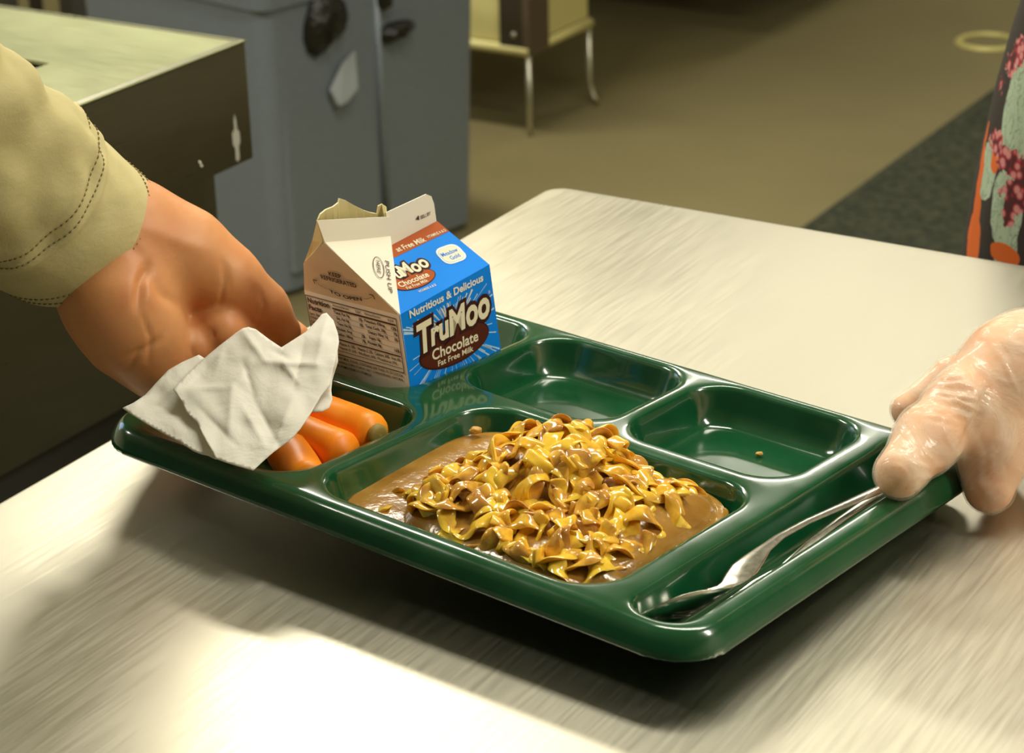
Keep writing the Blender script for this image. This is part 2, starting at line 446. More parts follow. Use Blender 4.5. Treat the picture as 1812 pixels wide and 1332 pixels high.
# ------------------------------------------------------------------ left counter with square opening
tb = empty('dish_return_counter', (-.9, -.5, 0))
tag(tb, 'stainless steel counter with a square opening and deep apron behind the tan sleeve', 'counter')
X1, Y1 = -.428, .214
hx0, hx1, hy0, hy1 = -.80, -.533, -.22, .08
def slab_hole(z0, z1):
    mb = MB()
    xs = [-1.5, hx0, hx1, X1]; ys = [-1.6, hy0, hy1, Y1]
    V = []; Fc = []
    idx = {}
    def vid(p):
        if p not in idx: idx[p] = len(V); V.append(p)
        return idx[p]
    for i in range(3):
        for j in range(3):
            if i == 1 and j == 1: continue
            for z, rev in ((z1, 0), (z0, 1)):
                q = [vid((xs[i], ys[j], z)), vid((xs[i+1], ys[j], z)), vid((xs[i+1], ys[j+1], z)), vid((xs[i], ys[j+1], z))]
                Fc.append(q[::-1] if rev else q)
    def wall(a, b):
        Fc.append([vid((*a, z0)), vid((*b, z0)), vid((*b, z1)), vid((*a, z1))])
    for i in range(3):
        wall((xs[i], ys[0]), (xs[i+1], ys[0])); wall((xs[i+1], ys[3]), (xs[i], ys[3]))
        wall((xs[3], ys[i]), (xs[3], ys[i+1])); wall((xs[0], ys[i+1]), (xs[0], ys[i]))
    wall((hx1, hy0), (hx0, hy0)); wall((hx0, hy1), (hx1, hy1)); wall((hx0, hy0), (hx0, hy1)); wall((hx1, hy1), (hx1, hy0))
    return V, Fc
V_, F_ = slab_hole(.8975, .9)
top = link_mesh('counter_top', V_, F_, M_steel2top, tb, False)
bev = top.modifiers.new('bevel', 'BEVEL'); bev.width = .0012; bev.segments = 2
# deep apron: a folded sheet round the right and far sides, its corner softly bent
mb = MB()
path = []
for k in range(9):
    an = PI/2*k/8; path.append((X1-.004+.004*math.cos(an), Y1-.004+.004*math.sin(an)))
path = [(X1, -1.6)] + path + [(-1.5, Y1)]
prof = [(.0075, .9003), (.0035, .9002), (.0012, .8990), (.0, .8965), (.0, .796), (-.0, .795)]
vs = []; N = len(path)
for i, (x, y) in enumerate(path):
    if i == 0: nx, ny = 1, 0
    elif i == N-1: nx, ny = 0, 1
    else:
        k = i-1; nx, ny = math.cos(PI/2*k/8), math.sin(PI/2*k/8)
    for ins, z in prof: vs.append((x-nx*ins, y-ny*ins, z))
    for ins, z in ((.0025, .795), (.0025, .897)): vs.append((x-nx*ins, y-ny*ins, z))
m_ = len(prof)+2
fs = [(i*m_+k, (i+1)*m_+k, (i+1)*m_+(k+1) % m_, i*m_+(k+1) % m_) for i in range(N-1) for k in range(m_)]
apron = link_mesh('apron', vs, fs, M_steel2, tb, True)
es = apron.modifiers.new('split', 'EDGE_SPLIT'); es.split_angle = math.radians(50)
# keyhole slot (pale plate, no opening) and two rivets on the apron
mb = MB()
kh = [(0, .022), (.0016, .016), (.0018, .008), (.0048, .005), (.0052, -.004), (.0024, -.008), (.0026, -.018), (0, -.021)]
kh = kh + [(-x, z) for x, z in reversed(kh[1:-1])]
base = Vector((X1, .190, .8185))
a = [base+Vector((.0004, x, z)) for x, z in kh]; b = [base+Vector((-.0004, x, z)) for x, z in kh]
mb.add(a+b, [tuple(range(len(a))), tuple(range(2*len(a)-1, len(a)-1, -1))] + [(i, i+len(a), (i+1) % len(a)+len(a), (i+1) % len(a)) for i in range(len(a))])
mb.build('keyhole_slot', M_slot, tb)
for dy, dz in ((.139, .8115), (.141, .8075)):
    mb = MB(); mb.lathe([(.0001, .0014), (.0012, .0011), (.0018, 0)], Matrix.Translation((X1, dy, dz)) @ Matrix.Rotation(PI/2, 4, 'Y'), 12); mb.build('rivet', M_chrome, tb, True)
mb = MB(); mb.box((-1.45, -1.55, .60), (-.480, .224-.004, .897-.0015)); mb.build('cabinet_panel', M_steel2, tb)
mb = MB(); mb.box((-1.45, -1.55, .0), (-.500, .2, .598)); mb.build('lower_cabinet', M_dark, tb)

# ------------------------------------------------------------------ background: bin, rack, cart, mat, drain
bn = empty('trash_bin', (-1.6, 1.85, 0)); tag(bn, 'large grey plastic trash bin on the floor behind the steel counter', 'trash bin')
A = Vector((-1.451, 1.557, 0)); ub = Vector((.19, .98, 0)).normalized(); vb = Vector((-.98, .19, 0)).normalized()
def binring(z, grow, rc=.03, la=.482, lb=.455):
    out = []
    c = A + ub*la/2 + vb*lb/2
    hx, hy = la/2+grow, lb/2+grow
    for q, (sx, sy) in enumerate(((1, 1), (-1, 1), (-1, -1), (1, -1))):
        for k in range(7):
            an = PI/2*(q+k/6)
            out.append(c + ub*(sx*(hx-rc)+rc*math.cos(an)) + vb*(sy*(hy-rc)+rc*math.sin(an)) + Vector((0, 0, z)))
    return out
rings = [binring(.0, -.012), binring(.012, 0), binring(.30, .008), binring(.50, .014), binring(.505, .022), binring(.555, .026), binring(.56, .018), binring(.555, .004), binring(.05, -.02)]
n = len(rings[0]); vs = [v for r in rings for v in r]
fs = [tuple(reversed(range(n)))] + [(i*n+k, i*n+(k+1) % n, (i+1)*n+(k+1) % n, (i+1)*n+k) for i in range(len(rings)-1) for k in range(n)] + [tuple((len(rings)-1)*n+k for k in range(n))]
o = link_mesh('bin_body', vs, fs, M_bin, bn); es = o.modifiers.new('split', 'EDGE_SPLIT'); es.split_angle = math.radians(40)
MBIN = Matrix.Translation(A) @ Matrix(((ub.x, vb.x, 0), (ub.y, vb.y, 0), (0, 0, 1))).to_4x4()
mb = MB()      # raised side panel with a rib (local x = along the side, y = inwards)
mb.box((.022, -.010, .04), (.236, .004, .457), MBIN, .006); mb.build('side_panel', M_bin, bn, False)
mb = MB(); mb.tube([MBIN @ Vector((.250, -.008, .03)), MBIN @ Vector((.240, -.014, .54))], .006, 10); mb.build('rib', M_bin, bn, True)
for cx, cz, rx, rz_, sd in ((.118, .462, .042, .056, 1), (.255, .478, .022, .022, 4), (.282, .412, .036, .018, 7)):
    pts = []; rnd = random.Random(sd)
    for k in range(18):
        an = 2*PI*k/18; r = 1+.18*math.sin(2*an+sd)+.12*math.sin(3*an+2*sd); pts.append(Vector((cx+rx*r*math.cos(an), -.020, cz+rz_*r*math.sin(an))))
    for y, s in ((-.020, 1.0), (-.034, .72)):
        pass
    c0 = Vector((cx, -.036, cz)); inner = [Vector((cx+(p.x-cx)*.6, -.034+.006*rnd.uniform(-1, 1), cz+(p.z-cz)*.6)) for p in pts]
    back = [Vector((p.x, -.004, p.z)) for p in pts]
    vs = [MBIN @ v for v in [c0]+inner+pts+back]; K = 18
    fs = [(0, 1+k, 1+(k+1) % K) for k in range(K)] + [(1+k, 1+K+k, 1+K+(k+1) % K, 1+(k+1) % K) for k in range(K)] + [(1+K+k, 1+2*K+k, 1+2*K+(k+1) % K, 1+K+(k+1) % K) for k in range(K)]
    mb = MB(); mb.add(vs, fs); mb.build('torn_trash_bag', M_bag, bn, True)
mb = MB()
pl = [(.118, .345), (.150, .385), (.178, .400), (.172, .340), (.150, .322), (.128, .318)]
a = [MBIN @ Vector((x, -.0225 - (.010 if i in (4, 5, 3) else .001), z)) for i, (x, z) in enumerate(pl)]; b = [MBIN @ Vector((x, -.0195, z)) for x, z in pl]
K = len(pl); mb.add(a+b, [tuple(range(K)), tuple(range(2*K-1, K-1, -1))]+[(i, i+K, (i+1) % K+K, (i+1) % K) for i in range(K)])
mb.build('peeling_label', M_tape, bn)

rk = empty('storage_rack', (-2.6, 2.3, 0)); tag(rk, 'dark storage rack with pale posts behind the left steel counter', 'rack')
mb = MB(); mb.box((-3.1, 2.24, .05), (-2.26, 2.6, 1.5)); mb.build('rack_body', M_dark, rk)
for x, w in ((-2.60, .03), (-2.53, .045)):
    mb = MB(); mb.box((x, 2.20, 0), (x+w, 2.24, 1.5)); mb.build('post', M_chrome, rk)

ct = empty('utility_cart', (-1.75, 2.7, 0)); tag(ct, 'cream metal cart with brown corner post and thin chrome legs behind the bin', 'cart')
mb = MB(); mb.box((-2.15, 2.552, .19), (-1.553, 2.80, 1.65)); mb.build('cabinet_body', M_cartbox, ct)
mb = MB(); mb.tube([(-2.15, 2.547, .178), (-1.549, 2.547, .178), (-1.549, 2.802, .178)], .011, 12); mb.build('bottom_rail', M_cartbox, ct, True)
mb = MB(); mb.box((-1.612, 2.540, .172), (-1.548, 2.556, 1.66)); mb.build('corner_post', M_post, ct)
mb = MB(); mb.box((-1.557, 2.5395, .172), (-1.541, 2.618, 1.66)); mb.build('corner_post', M_post_lit, ct)
mb = MB(); mb.lathe([(.0001, .003), (.004, .002), (.006, 0)], Matrix.Translation((-1.58, 2.540, .21)) @ Matrix.Rotation(PI/2, 4, 'X'), 12); mb.build('bolt', M_chrome, ct, True)
for x, y in ((-1.549, 2.547), (-1.549, 2.797), (-2.12, 2.56), (-2.12, 2.79)):
    k = .022 if y > 2.7 else 0
    mb = MB(); mb.tube([(x, y, .18), (x, y, .05), (x+k*.4, y, .02), (x+k, y, .006)], [.006, .006, .006, .0065], 10); mb.build('leg', M_chrome, ct, True)

c2 = empty('floor_shade_cabinet', (-1.95, 3.9, 0)); tag(c2, 'unseen raised cabinet added at the far end to shade the floor behind the cream cart', 'cabinet')
mb = MB(); mb.box((-2.5, 3.35, .22), (-1.42, 4.5, 1.7), None, .01); mb.build('cabinet_body', M_dark, c2)  # unseen box added so its underside darkens the floor
for x, y in ((-2.4, 3.7), (-2.0, 3.7), (-2.4, 4.42), (-2.0, 4.42)):
    mb = MB(); mb.tube([(x, y, 0), (x, y, .23)], .015, 12); mb.build('leg', M_chrome, c2, True)

quad = MB(); quad.box((-.812, .2, 0), (.9, 4.4, .012), None, .003)
tag(quad.build('floor_mat', M_mat), 'dark ribbed rubber mat on the floor behind the serving counter', 'mat')
dr = MB(); dr.lathe([(.058, .001), (.061, .006), (.067, .007), (.074, .003), (.076, 0)], Matrix.Translation((-.966, 3.641, 0)), 48)
tag(dr.build('floor_drain', M_drain, None, True), 'small round floor drain with a pale yellow ring', 'drain')

# ------------------------------------------------------------------ lunch tray
TL, TD = .362, .262
COMPS = [  # x0, x1, y0, y1, corner radius
    (.134, .301, .015, .147, .023),
    (.0145, .122, .0145, .1185, .022),
    (.0145, .093, .1285, .2475, .020),
    (.101, .1955, .161, .2485, .022),
    (.2055, .302, .161, .2485, .022),
    (.3165, .3465, .0125, .2485, .0135)]
def rr2(x, y, x0, x1, y0, y1, r):
    qx = np.abs(x-(x0+x1)/2)-((x1-x0)/2-r); qy = np.abs(y-(y0+y1)/2)-((y1-y0)/2-r)
    return np.hypot(np.maximum(qx, 0), np.maximum(qy, 0))+np.minimum(np.maximum(qx, qy), 0)-r
def tray_top(x, y):
    z = np.zeros_like(x)
    for x0, x1, y0, y1, r in COMPS:
        s = -rr2(x, y, x0, x1, y0, y1, r)
        e = .0011; s2 = (np.sqrt(s*s+e*e)+s)/2
        t = np.clip(s2/.0125, 0, 1)
        z = np.minimum(z, -.0195*(1-(1-t)**2.3))
    d = rr2(x, y, 0, TL, 0, TD, .027)
    t = np.clip((d+.009)/.009, 0, 1)
    return z - .0085*t**2.5 - .0012*np.clip((d+.015)/.015, 0, 1)**2
def tray_fn(P):
    x, y, z = P[:, 0], P[:, 1], P[:, 2]
    zt = tray_top(x, y); e = 2e-4
    gx = (tray_top(x+e, y)-zt)/e; gy = (tray_top(x, y+e)-zt)/e
    top = (z-zt)/np.sqrt(1+np.minimum(gx*gx+gy*gy, 25))
    d = rr2(x, y, 0, TL, 0, TD, .027)
    lip = np.maximum(d, -.0125-z)
    cav = np.maximum(d+.0030, z+.0090)
    lip = np.maximum(lip, -cav)
    base = np.maximum((d+.0125+(z+.010)*-.35)*.94, -.0220-z)
    return np.maximum(top, smin(lip, base, .002))
V, Fq = sdf_mesh(tray_fn, (-.006, -.006, -.026), (.368, .268, .004), .00125)
Rt = np.array(TM.to_3x3()); V = V@Rt.T+np.array(TO)
tray = np_mesh('lunch_tray', V, Fq, M_tray)
tag(tray, 'glossy dark green six-compartment plastic lunch tray held above the steel counter', 'tray')

# ------------------------------------------------------------------ milk carton
CU = Vector((.1705, .9808, .0943)).normalized(); CV = Vector((-.9837, .175, -.0414)).normalized(); CW = CU.cross(CV).normalized()
if CW.z < 0: CW = -CW
CE = Vector((0.14389, -0.40152, 0.97285))
def cp(u, v, w): return CE + CU*u + CV*v + CW*w
S = .070
crt = empty('milk_carton', cp(S/2, S/2, -.058)); tag(crt, 'opened half-pint blue and white chocolate milk carton in the back left compartment', 'carton')
def poly_sheet(pts, faces, mat_, name, parent, thick=.0006):
    o = link_mesh(name, pts, faces, mat_, parent, False)
    s_ = o.modifiers.new('solid', 'SOLIDIFY'); s_.thickness = thick; s_.offset = -1
    return o
Bt = -.056
RN = (.034, .035, .0188); RF = (.0700, .035, .0170)      # ridge ends of the closed half
BL = (-.0100, .0360, .0378); BR = (.0335, .0340, .0240)    # bottom of the spout lip
LT = (-.0120, .0370, .0505); LR = (.0362, .0340, .0345)
P_ = {}
pts = []; faces = []
def pv(p):
    pts.append(cp(*p)); return len(pts)-1
E1 = pv((0, 0, 0)); E3 = pv((S, 0, 0)); E2 = pv((0, S, 0)); E4 = pv((S, S, 0))
B1 = pv((0, 0, Bt)); B3 = pv((S, 0, Bt)); B2 = pv((0, S, Bt)); B4 = pv((S, S, Bt))
rn = pv(RN); rf = pv(RF); fn_ = pv((.0345, .0352, .0372)); ff = pv((.0655, .0352, .0360)); ff2 = pv((.0690, .0352, .0335)); ff3 = pv((.0702, .0352, .0290))
bl = pv(BL); br = pv(BR); lt = pv(LT); lr = pv(LR)
m2 = pv((-.0045, .0610, .0195))
faces += [(B1, B2, B4, B3), (B1, E1, E2, B2), (B3, B4, E4, E3), (B2, E2, E4, B4)]      # box; the blue face is a part
faces += [(E3, E4, rf), (E4, E2, rn, rf)]                   # far gable and left roof
faces += [(rn, rf, ff3, ff2, ff, fn_)]                      # fin
faces += [(E1, E2, m2, bl), (E1, bl, br), (E1, br, rn), (bl, br, lr, lt)]
poly_sheet(pts, faces, M_carton, 'carton_body', crt)
# inner/back wall of the opened spout with its torn edge
pts = []; faces = []
tear = [(-.0115, .0372, .0510), (-.0088, .0380, .0527), (-.0038, .0388, .0532), (.0021, .0396, .0524), (.0065, .0402, .0528), (.0081, .0407, .0545), (.0132, .0410, .0512), (.0189, .0410, .0460), (.0238, .0409, .0420), (.0283, .0405, .0390), (.0320, .0399, .0370), (.0329, .0391, .0412), (.0352, .0382, .0416), (.0372, .0371, .0392)]
low = [(-.0100, .0380, .0378)] + [(t[0], .047-.0003*i, .0360-.0012*i) for i, t in enumerate(tear[1:-1])] + [(.0340, .0352, .0240)]
base_ = [(-.0045, .0610, .0195)] + [(i*.034/13, .0700-i*.0027, 0+.0015*i) for i in range(1, 13)] + [(.034, .0355, .0188)]
T_ = [pv(t) for t in tear]; L_ = [pv(t) for t in low]; K_ = [pv(t) for t in base_]
for i in range(len(tear)-1):
    faces.append((T_[i], T_[i+1], L_[i+1], L_[i])); faces.append((L_[i], L_[i+1], K_[i+1], K_[i]))
poly_sheet(pts, faces, M_cartin, 'torn_spout', crt, .0007)
# printed blue panels: right face and roof half
def panel(name, loc_pts, n_off, mat_, parent, thick=.0003):
    a = [cp(*p)+n_off*thick for p in loc_pts]; b = [cp(*p)-n_off*.0002 for p in loc_pts]; K = len(a)
    return link_mesh(name, a+b, [tuple(range(K)), tuple(range(2*K-1, K-1, -1))]+[(i, i+K, (i+1) % K+K, (i+1) % K) for i in range(K)], mat_, parent, False)
n_right = -CV; n_front = -CU
def plane_map(o, ax, ay, nrm):
    return lambda x, y, z=0: cp(*o) + ax*x + ay*y + nrm*z
MR = plane_map((0, 0, 0), CU, CW, n_right)                                  # right face: x=u, y=w
rl = math.hypot(.035, .0188); aroof = (CV*.035+CW*.0188).normalized(); n_roof = CU.cross(aroof).normalized()
if n_roof.dot(CW) < 0: n_roof = -n_roof
MF_ = plane_map((0, 0, 0), CU, aroof, n_roof)                               # right roof panel: x=u, y=slope distance
MN = plane_map((0, S, 0), -CV, CW, n_front)                                 # nutrition face: x from left, y=w
def slab(name, M_, pts2, z, mat_, parent, th=.00008):
    a = [M_(x, y, z) for x, y in pts2]; b = [M_(x, y, z-th) for x, y in pts2]; K = len(a)
    return link_mesh(name, a+b, [tuple(range(K)), tuple(range(2*K-1, K-1, -1))]+[(i, i+K, (i+1) % K+K, (i+1) % K) for i in range(K)], mat_, parent, False)
bf = slab('blue_side_panel', MR, [(0, Bt), (S, Bt), (S, 0), (0, 0)], .00015, M_blue, crt, .0004)
xr = RN[0]
br_ = slab('blue_roof_panel', MF_, [(0, 0), (S, 0), (S, rl-.0002), (xr, rl-.0002)], .00015, M_blue, crt, .0004)
slab('brown_band', MF_, [(xr*.80, rl*.80), (S, rl*.76), (S, rl-.0003), (xr, rl-.0003)], .00030, M_brownp, br_)
# blue strip that wraps round the near edge of the spout panel
def text_mesh(s, off=0, res=4, shear=0):
    c = bpy.data.curves.new('t', 'FONT'); c.body = s; c.size = 1; c.offset = off; c.resolution_u = res; c.shear = shear
    o = bpy.data.objects.new('t', c); COL.objects.link(o)
    dg = bpy.context.evaluated_depsgraph_get(); dg.update()
    me = bpy.data.meshes.new_from_object(o.evaluated_get(dg))
    vs = [v.co.copy() for v in me.vertices]; fs = [tuple(p.vertices) for p in me.polygons]
    bpy.data.objects.remove(o); bpy.data.curves.remove(c); bpy.data.meshes.remove(me)
    return vs, fs
class Letters:
    def __init__(s): s.v = []; s.f = []
    def put(s, M_, txt, x0, y0, x1, y1, z, off=0, shear=0, rot=0, arc=0, grow=0):
        """text whose own box fills (x0,y0)-(x1,y1); rot turns it about its lower left corner"""
        vs, fs = text_mesh(txt, off, 3, shear)
        rv = text_mesh(txt, off if not grow else off-grow, 3, shear)[0] if grow else vs
        ax, bx = min(v.x for v in rv), max(v.x for v in rv); ay, by = min(v.y for v in rv), max(v.y for v in rv)
        n = len(s.v); cr, sr = math.cos(rot), math.sin(rot)
        for v in vs:
            X = (v.x-ax)/(bx-ax)*(x1-x0); Y = (v.y-ay)/(by-ay)*(y1-y0)
            if arc: tt = X/(x1-x0)-.5; Y += arc*(1-4*tt*tt)
            s.v.append(M_(x0+X*cr-Y*sr, y0+X*sr+Y*cr, z))
        s.f += [tuple(i+n for i in f) for f in fs]
    def rect(s, M_, x0, y0, x1, y1, z, dy=0):
        n = len(s.v); s.v += [M_(x0, y0, z), M_(x1, y0+dy, z), M_(x1, y1+dy, z), M_(x0, y1, z)]; s.f.append((n, n+1, n+2, n+3))
    def build(s, name, mat_, parent): return link_mesh(name, s.v, s.f, mat_, parent, False)
mm = .001
# light rays behind the logo
rnd = random.Random(3); L = Letters(); rc_ = (35.5*mm, -26*mm)
def clipd(an):
    dx, dy = math.cos(an), math.sin(an); t = 1
    if dx: t = min(t, ((S-.0006 if dx > 0 else .0006)-rc_[0])/dx)
    if dy: t = min(t, ((-.0075 if dy > 0 else Bt+.0006)-rc_[1])/dy)
    return t
for k in range(74):
    an = rnd.uniform(0, 2*PI); w = rnd.uniform(.004, .016)*(1.6 if .8 < an < 2.4 else 1)
    t = clipd(an); r0 = rnd.uniform(.3, .7)*t; r1 = min(t, r0+rnd.uniform(.25, .6)*t)
    q = [(rc_[0]+r*math.cos(an+s), rc_[1]+r*math.sin(an+s)) for r, s in ((r0, -w*.4), (r1*.99, -w), (r1*.99, w), (r0, w*.4))]
    q = [(min(max(x, .0004), S-.0004), min(max(y, Bt), -.0068)) for x, y in q]
    n = len(L.v); L.v += [MR(x, y, .00022) for x, y in q]; L.f.append((n, n+1, n+2, n+3))
L.build('light_rays', M_blue2, bf)
L = Letters()
for k in range(26):
    an = rnd.choice((.72, .95, 1.42, 1.62, 1.80, 2.25, 2.45))+rnd.uniform(-.09, .09); w = rnd.uniform(.008, .020); t = clipd(an); r0 = .45*t; r1 = rnd.uniform(.75, .98)*t
    q = [(rc_[0]+r*math.cos(an+s_), rc_[1]+r*math.sin(an+s_)) for r, s_ in ((r0, -w*.6), (r1, -w), (r1, w), (r0, w*.6))]
    q = [(min(max(x, .0004), S-.0004), min(y, -.0060)) for x, y in q]; n = len(L.v); L.v += [MR(x, y, .00026) for x, y in q]; L.f.append((n, n+1, n+2, n+3))
L.build('white_light_rays', M_white, bf)
def ell(cx, cy, rx, ry, rot=0, n=40, k=0):
    out = []
    for i in range(n):
        an = 2*PI*i/n; x = rx*math.cos(an)*(1+k*math.cos(4*an)); y = ry*math.sin(an)*(1+k*math.cos(4*an))
        out.append((cx+x*math.cos(rot)-y*math.sin(rot), cy+x*math.sin(rot)+y*math.cos(rot)))
    return out
slab('logo_oval', MR, ell(.0358, -.0325, .0272, .0108, -.10), .00034, M_dkbrown, bf)
slab('logo_oval', MR, ell(.0358, -.0325, .0262, .0099, -.10), .00044, M_brown2, bf)
words = [('T', 9.6, -27.2, 21.5, -10.2), ('ru', 18.8, -26.3, 33.5, -16.2), ('M', 33.0, -26.6, 47.0, -12.0), ('oo', 46.6, -27.6, 65.6, -15.8)]
L = Letters(); L2 = Letters()
for s_, x0, y0, x1, y1 in words:
    L.put(MR, s_, x0*mm, y0*mm, x1*mm, y1*mm, .00052, .13, .15, 0, 0, .10)
    L2.put(MR, s_, x0*mm, y0*mm, x1*mm, y1*mm, .00064, .035, .15)
L.build('logo_outline', M_dkbrown, bf); L2.build('logo_lettering', M_cream, bf)
L = Letters(); L.put(MR, 'Chocolate', 18*mm, -34.0*mm, 53.8*mm, -27.8*mm, .00054, .02, 0, -.10)
L.put(MR, 'Fat Free Milk', 21.5*mm, -38.8*mm, 49*mm, -35.6*mm, .00054, .015, 0, -.10)
L.build('flavour_lettering', M_cream, bf)
L = Letters(); L.put(MR, 'Nutritious & Delicious', 6.6*mm, -4.7*mm, 63.5*mm, -.3*mm, .00050, .03, 0, -.035); 
L.put(MR, '®', 66.0*mm, -15.5*mm, 67.6*mm, -13.6*mm, .0005)
L.build('slogan_lettering', M_white, bf)
# roof printing
L = Letters(); L.put(MF_, 'at Free Milk', 33.5*mm, 33.6*mm, 53.5*mm, 37.2*mm, .00042, .015, 0, -.12); L.put(MF_, 'VITAMINS A & D', 55.5*mm, 32.2*mm, 68.8*mm, 34.2*mm, .00042, .01, 0, -.10)
L.build('band_lettering', M_cream, br_)
slab('small_logo_oval', MF_, [p for p in ell(.0258, .0142, .0140, .0062, -.12)], .00040, M_dkbrown, br_)
slab('small_logo_oval', MF_, [p for p in ell(.0258, .0142, .0134, .0057, -.12)], .00048, M_brownp, br_)
L = Letters(); L2 = Letters()
for s_, x0, y0, x1, y1 in (('u', 19.0, 18.6, 23.0, 23.6), ('M', 22.6, 18.2, 30.5, 26.6), ('oo', 30.2, 16.6, 41.5, 23.0)):
    L.put(MF_, s_, x0*mm, y0*mm, x1*mm, y1*mm, .00056, .12, .1, 0, 0, .10); L2.put(MF_, s_, x0*mm, y0*mm, x1*mm, y1*mm, .00066, .03, .1)
L.build('small_logo_outline', M_dkbrown, br_); L2.build('small_logo_lettering', M_cream, br_)
L = Letters(); L.put(MF_, 'Chocolate', 15.0*mm, 13.6*mm, 35.0*mm, 17.4*mm, .00056, .02, 0, -.12); L.put(MF_, 'Fat Free Milk', 17.2*mm, 10.6*mm, 31.5*mm, 12.7*mm, .00056, .01, 0, -.12)
L.put(MF_, 'VITAMINS A & D', 21*mm, 5.6*mm, 33*mm, 7.2*mm, .00036, .01, 0, -.10)
L.build('small_flavour_lettering', M_cream, br_)
slab('emblem', MF_, ell(.0575, .0170, .0082, .0070, -.15, 48, -.07), .00036, M_white, br_)
slab('emblem', MF_, ell(.0575, .0170, .0072, .0061, -.15, 48, -.07), .00044, M_blue2, br_)
slab('emblem', MF_, ell(.0575, .0170, .0068, .0057, -.15, 48, -.07), .00050, M_cream, br_)
L = Letters(); L.put(MF_, 'Meadow', 51.8*mm, 17.6*mm, 62.8*mm, 20.4*mm, .00058, .01, 0, -.12); L.put(MF_, 'Gold', 54.2*mm, 13.4*mm, 60.8*mm, 16.2*mm, .00058, .01, 0, -.12)
L.build('emblem_lettering', M_blue, br_)
# white fin text
MFin = plane_map((0, .0352, 0), CU, CW, n_right)
L = Letters(); L.put(MFin, 'SELL BY', 58.2*mm, 24.4*mm, 66.2*mm, 26.4*mm, .0006, .02, 0, -.05)
n = len(L.v); L.v += [MFin(54.6*mm, 25.8*mm, .0006), MFin(57.2*mm, 24.4*mm, .0006), MFin(57.2*mm, 27.2*mm, .0006)]; L.f.append((n, n+1, n+2))
L.build('fin_lettering', M_ink, crt)
# nutrition facts panel
L = Letters()
def line(y, x0=.6, x1=67.5, t=.25): L.rect(MN, x0*mm, (y-t/2)*mm, x1*mm, (y+t/2)*mm, .0003)
line(-2.6, t=.5); line(-33.6, t=.5)
L.rect(MN, .4*mm, -33.8*mm, .9*mm, -2.4*mm, .0003); L.rect(MN, 67.1*mm, -33.8*mm, 67.6*mm, -2.4*mm, .0003)
L.put(MN, 'Nutrition', 1.6*mm, -6.8*mm, 18*mm, -3.6*mm, .0003, .035); L.put(MN, 'Facts', 1.6*mm, -10.8*mm, 11.5*mm, -7.7*mm, .0003, .035)
for k, t_ in enumerate(('Serv. Size 1 Carton', '(236mL)', 'Calories 130', '  Fat Cal. 0', '*Percent Daily', 'Values (DV) are', 'based on a 2,000', 'calorie diet.')):
    L.put(MN, t_.strip(), 1.6*mm, (-13.8-k*2.35)*mm, (1.6+min(16.5, len(t_)*1.0))*mm, (-12.2-k*2.35)*mm, .0003, .02)
L.put(MN, 'Amount/Serving', 20.6*mm, -5.2*mm, 33*mm, -3.8*mm, .0003, .02); L.put(MN, '% DV*', 37.5*mm, -5.2*mm, 41.5*mm, -3.8*mm, .0003, .02)
L.put(MN, 'Amount/Serving', 44*mm, -5.2*mm, 56*mm, -3.8*mm, .0003, .02); L.put(MN, '% DV*', 61*mm, -5.2*mm, 65.5*mm, -3.8*mm, .0003, .02)
line(-6.4, 20, 66.6, .9)
rowsL = (('Total Fat 0g', '0%'), ('Sat. Fat 0g', '0%'), ('Trans Fat 0g', ''), ('Cholest. 5mg', '2%'), ('Sodium 180mg', '7%'))
rowsR = (('Potassium 420mg', '12%'), ('Total Carb. 20g', '7%'), ('Dietary Fiber 1g', '0%'), ('Sugars 18g', ''), ('Protein 8g', '16%'))
for k in range(5):
    y = -9.7-k*3.15
    for (t_, p_), xa, xb in ((rowsL[k], 20.6, 41.8), (rowsR[k], 43.4, 66.4)):
        L.put(MN, t_, (xa+(1.5 if t_[:4] in ('Sat.', 'Tran', 'Diet', 'Suga') else 0))*mm, y*mm, (xa+len(t_)*.98)*mm, (y+2.1)*mm, .0003, .03)
        if p_: L.put(MN, p_, (xb-len(p_)*1.25)*mm, y*mm, xb*mm, (y+1.9)*mm, .0003, .03)
        line(y-.7, xa, xb, .14)
line(-24.3, 20, 66.6, .7)
L.put(MN, 'Vitamin A 10% · Vitamin C 2% · Calcium 30% · Iron 4%', 20.6*mm, -27.4*mm, 66*mm, -25.6*mm, .0003, .02)
L.put(MN, 'Vitamin D 25% · Riboflavin 25% · Phosphorus 25%', 20.6*mm, -30.2*mm, 63*mm, -28.4*mm, .0003, .02)
line(-31.2, 20, 66.6, .3)
for k, t_ in enumerate(('INGREDIENTS: FAT FREE MILK, SUGAR, CONTAINS LESS THAN 1% OF COCOA', '(PROCESSED WITH ALKALI), CORN STARCH, SALT, CARRAGEENAN, NATURAL', 'AND ARTIFICIAL FLAVOR, VITAMIN A PALMITATE, VITAMIN D3')):
    L.put(MN, t_, 2*mm, (-36.6-k*2.5)*mm, (66-k*12*(k == 2))*mm, (-34.9-k*2.5)*mm, .0003, .01)
L.build('nutrition_label', M_ink, crt)
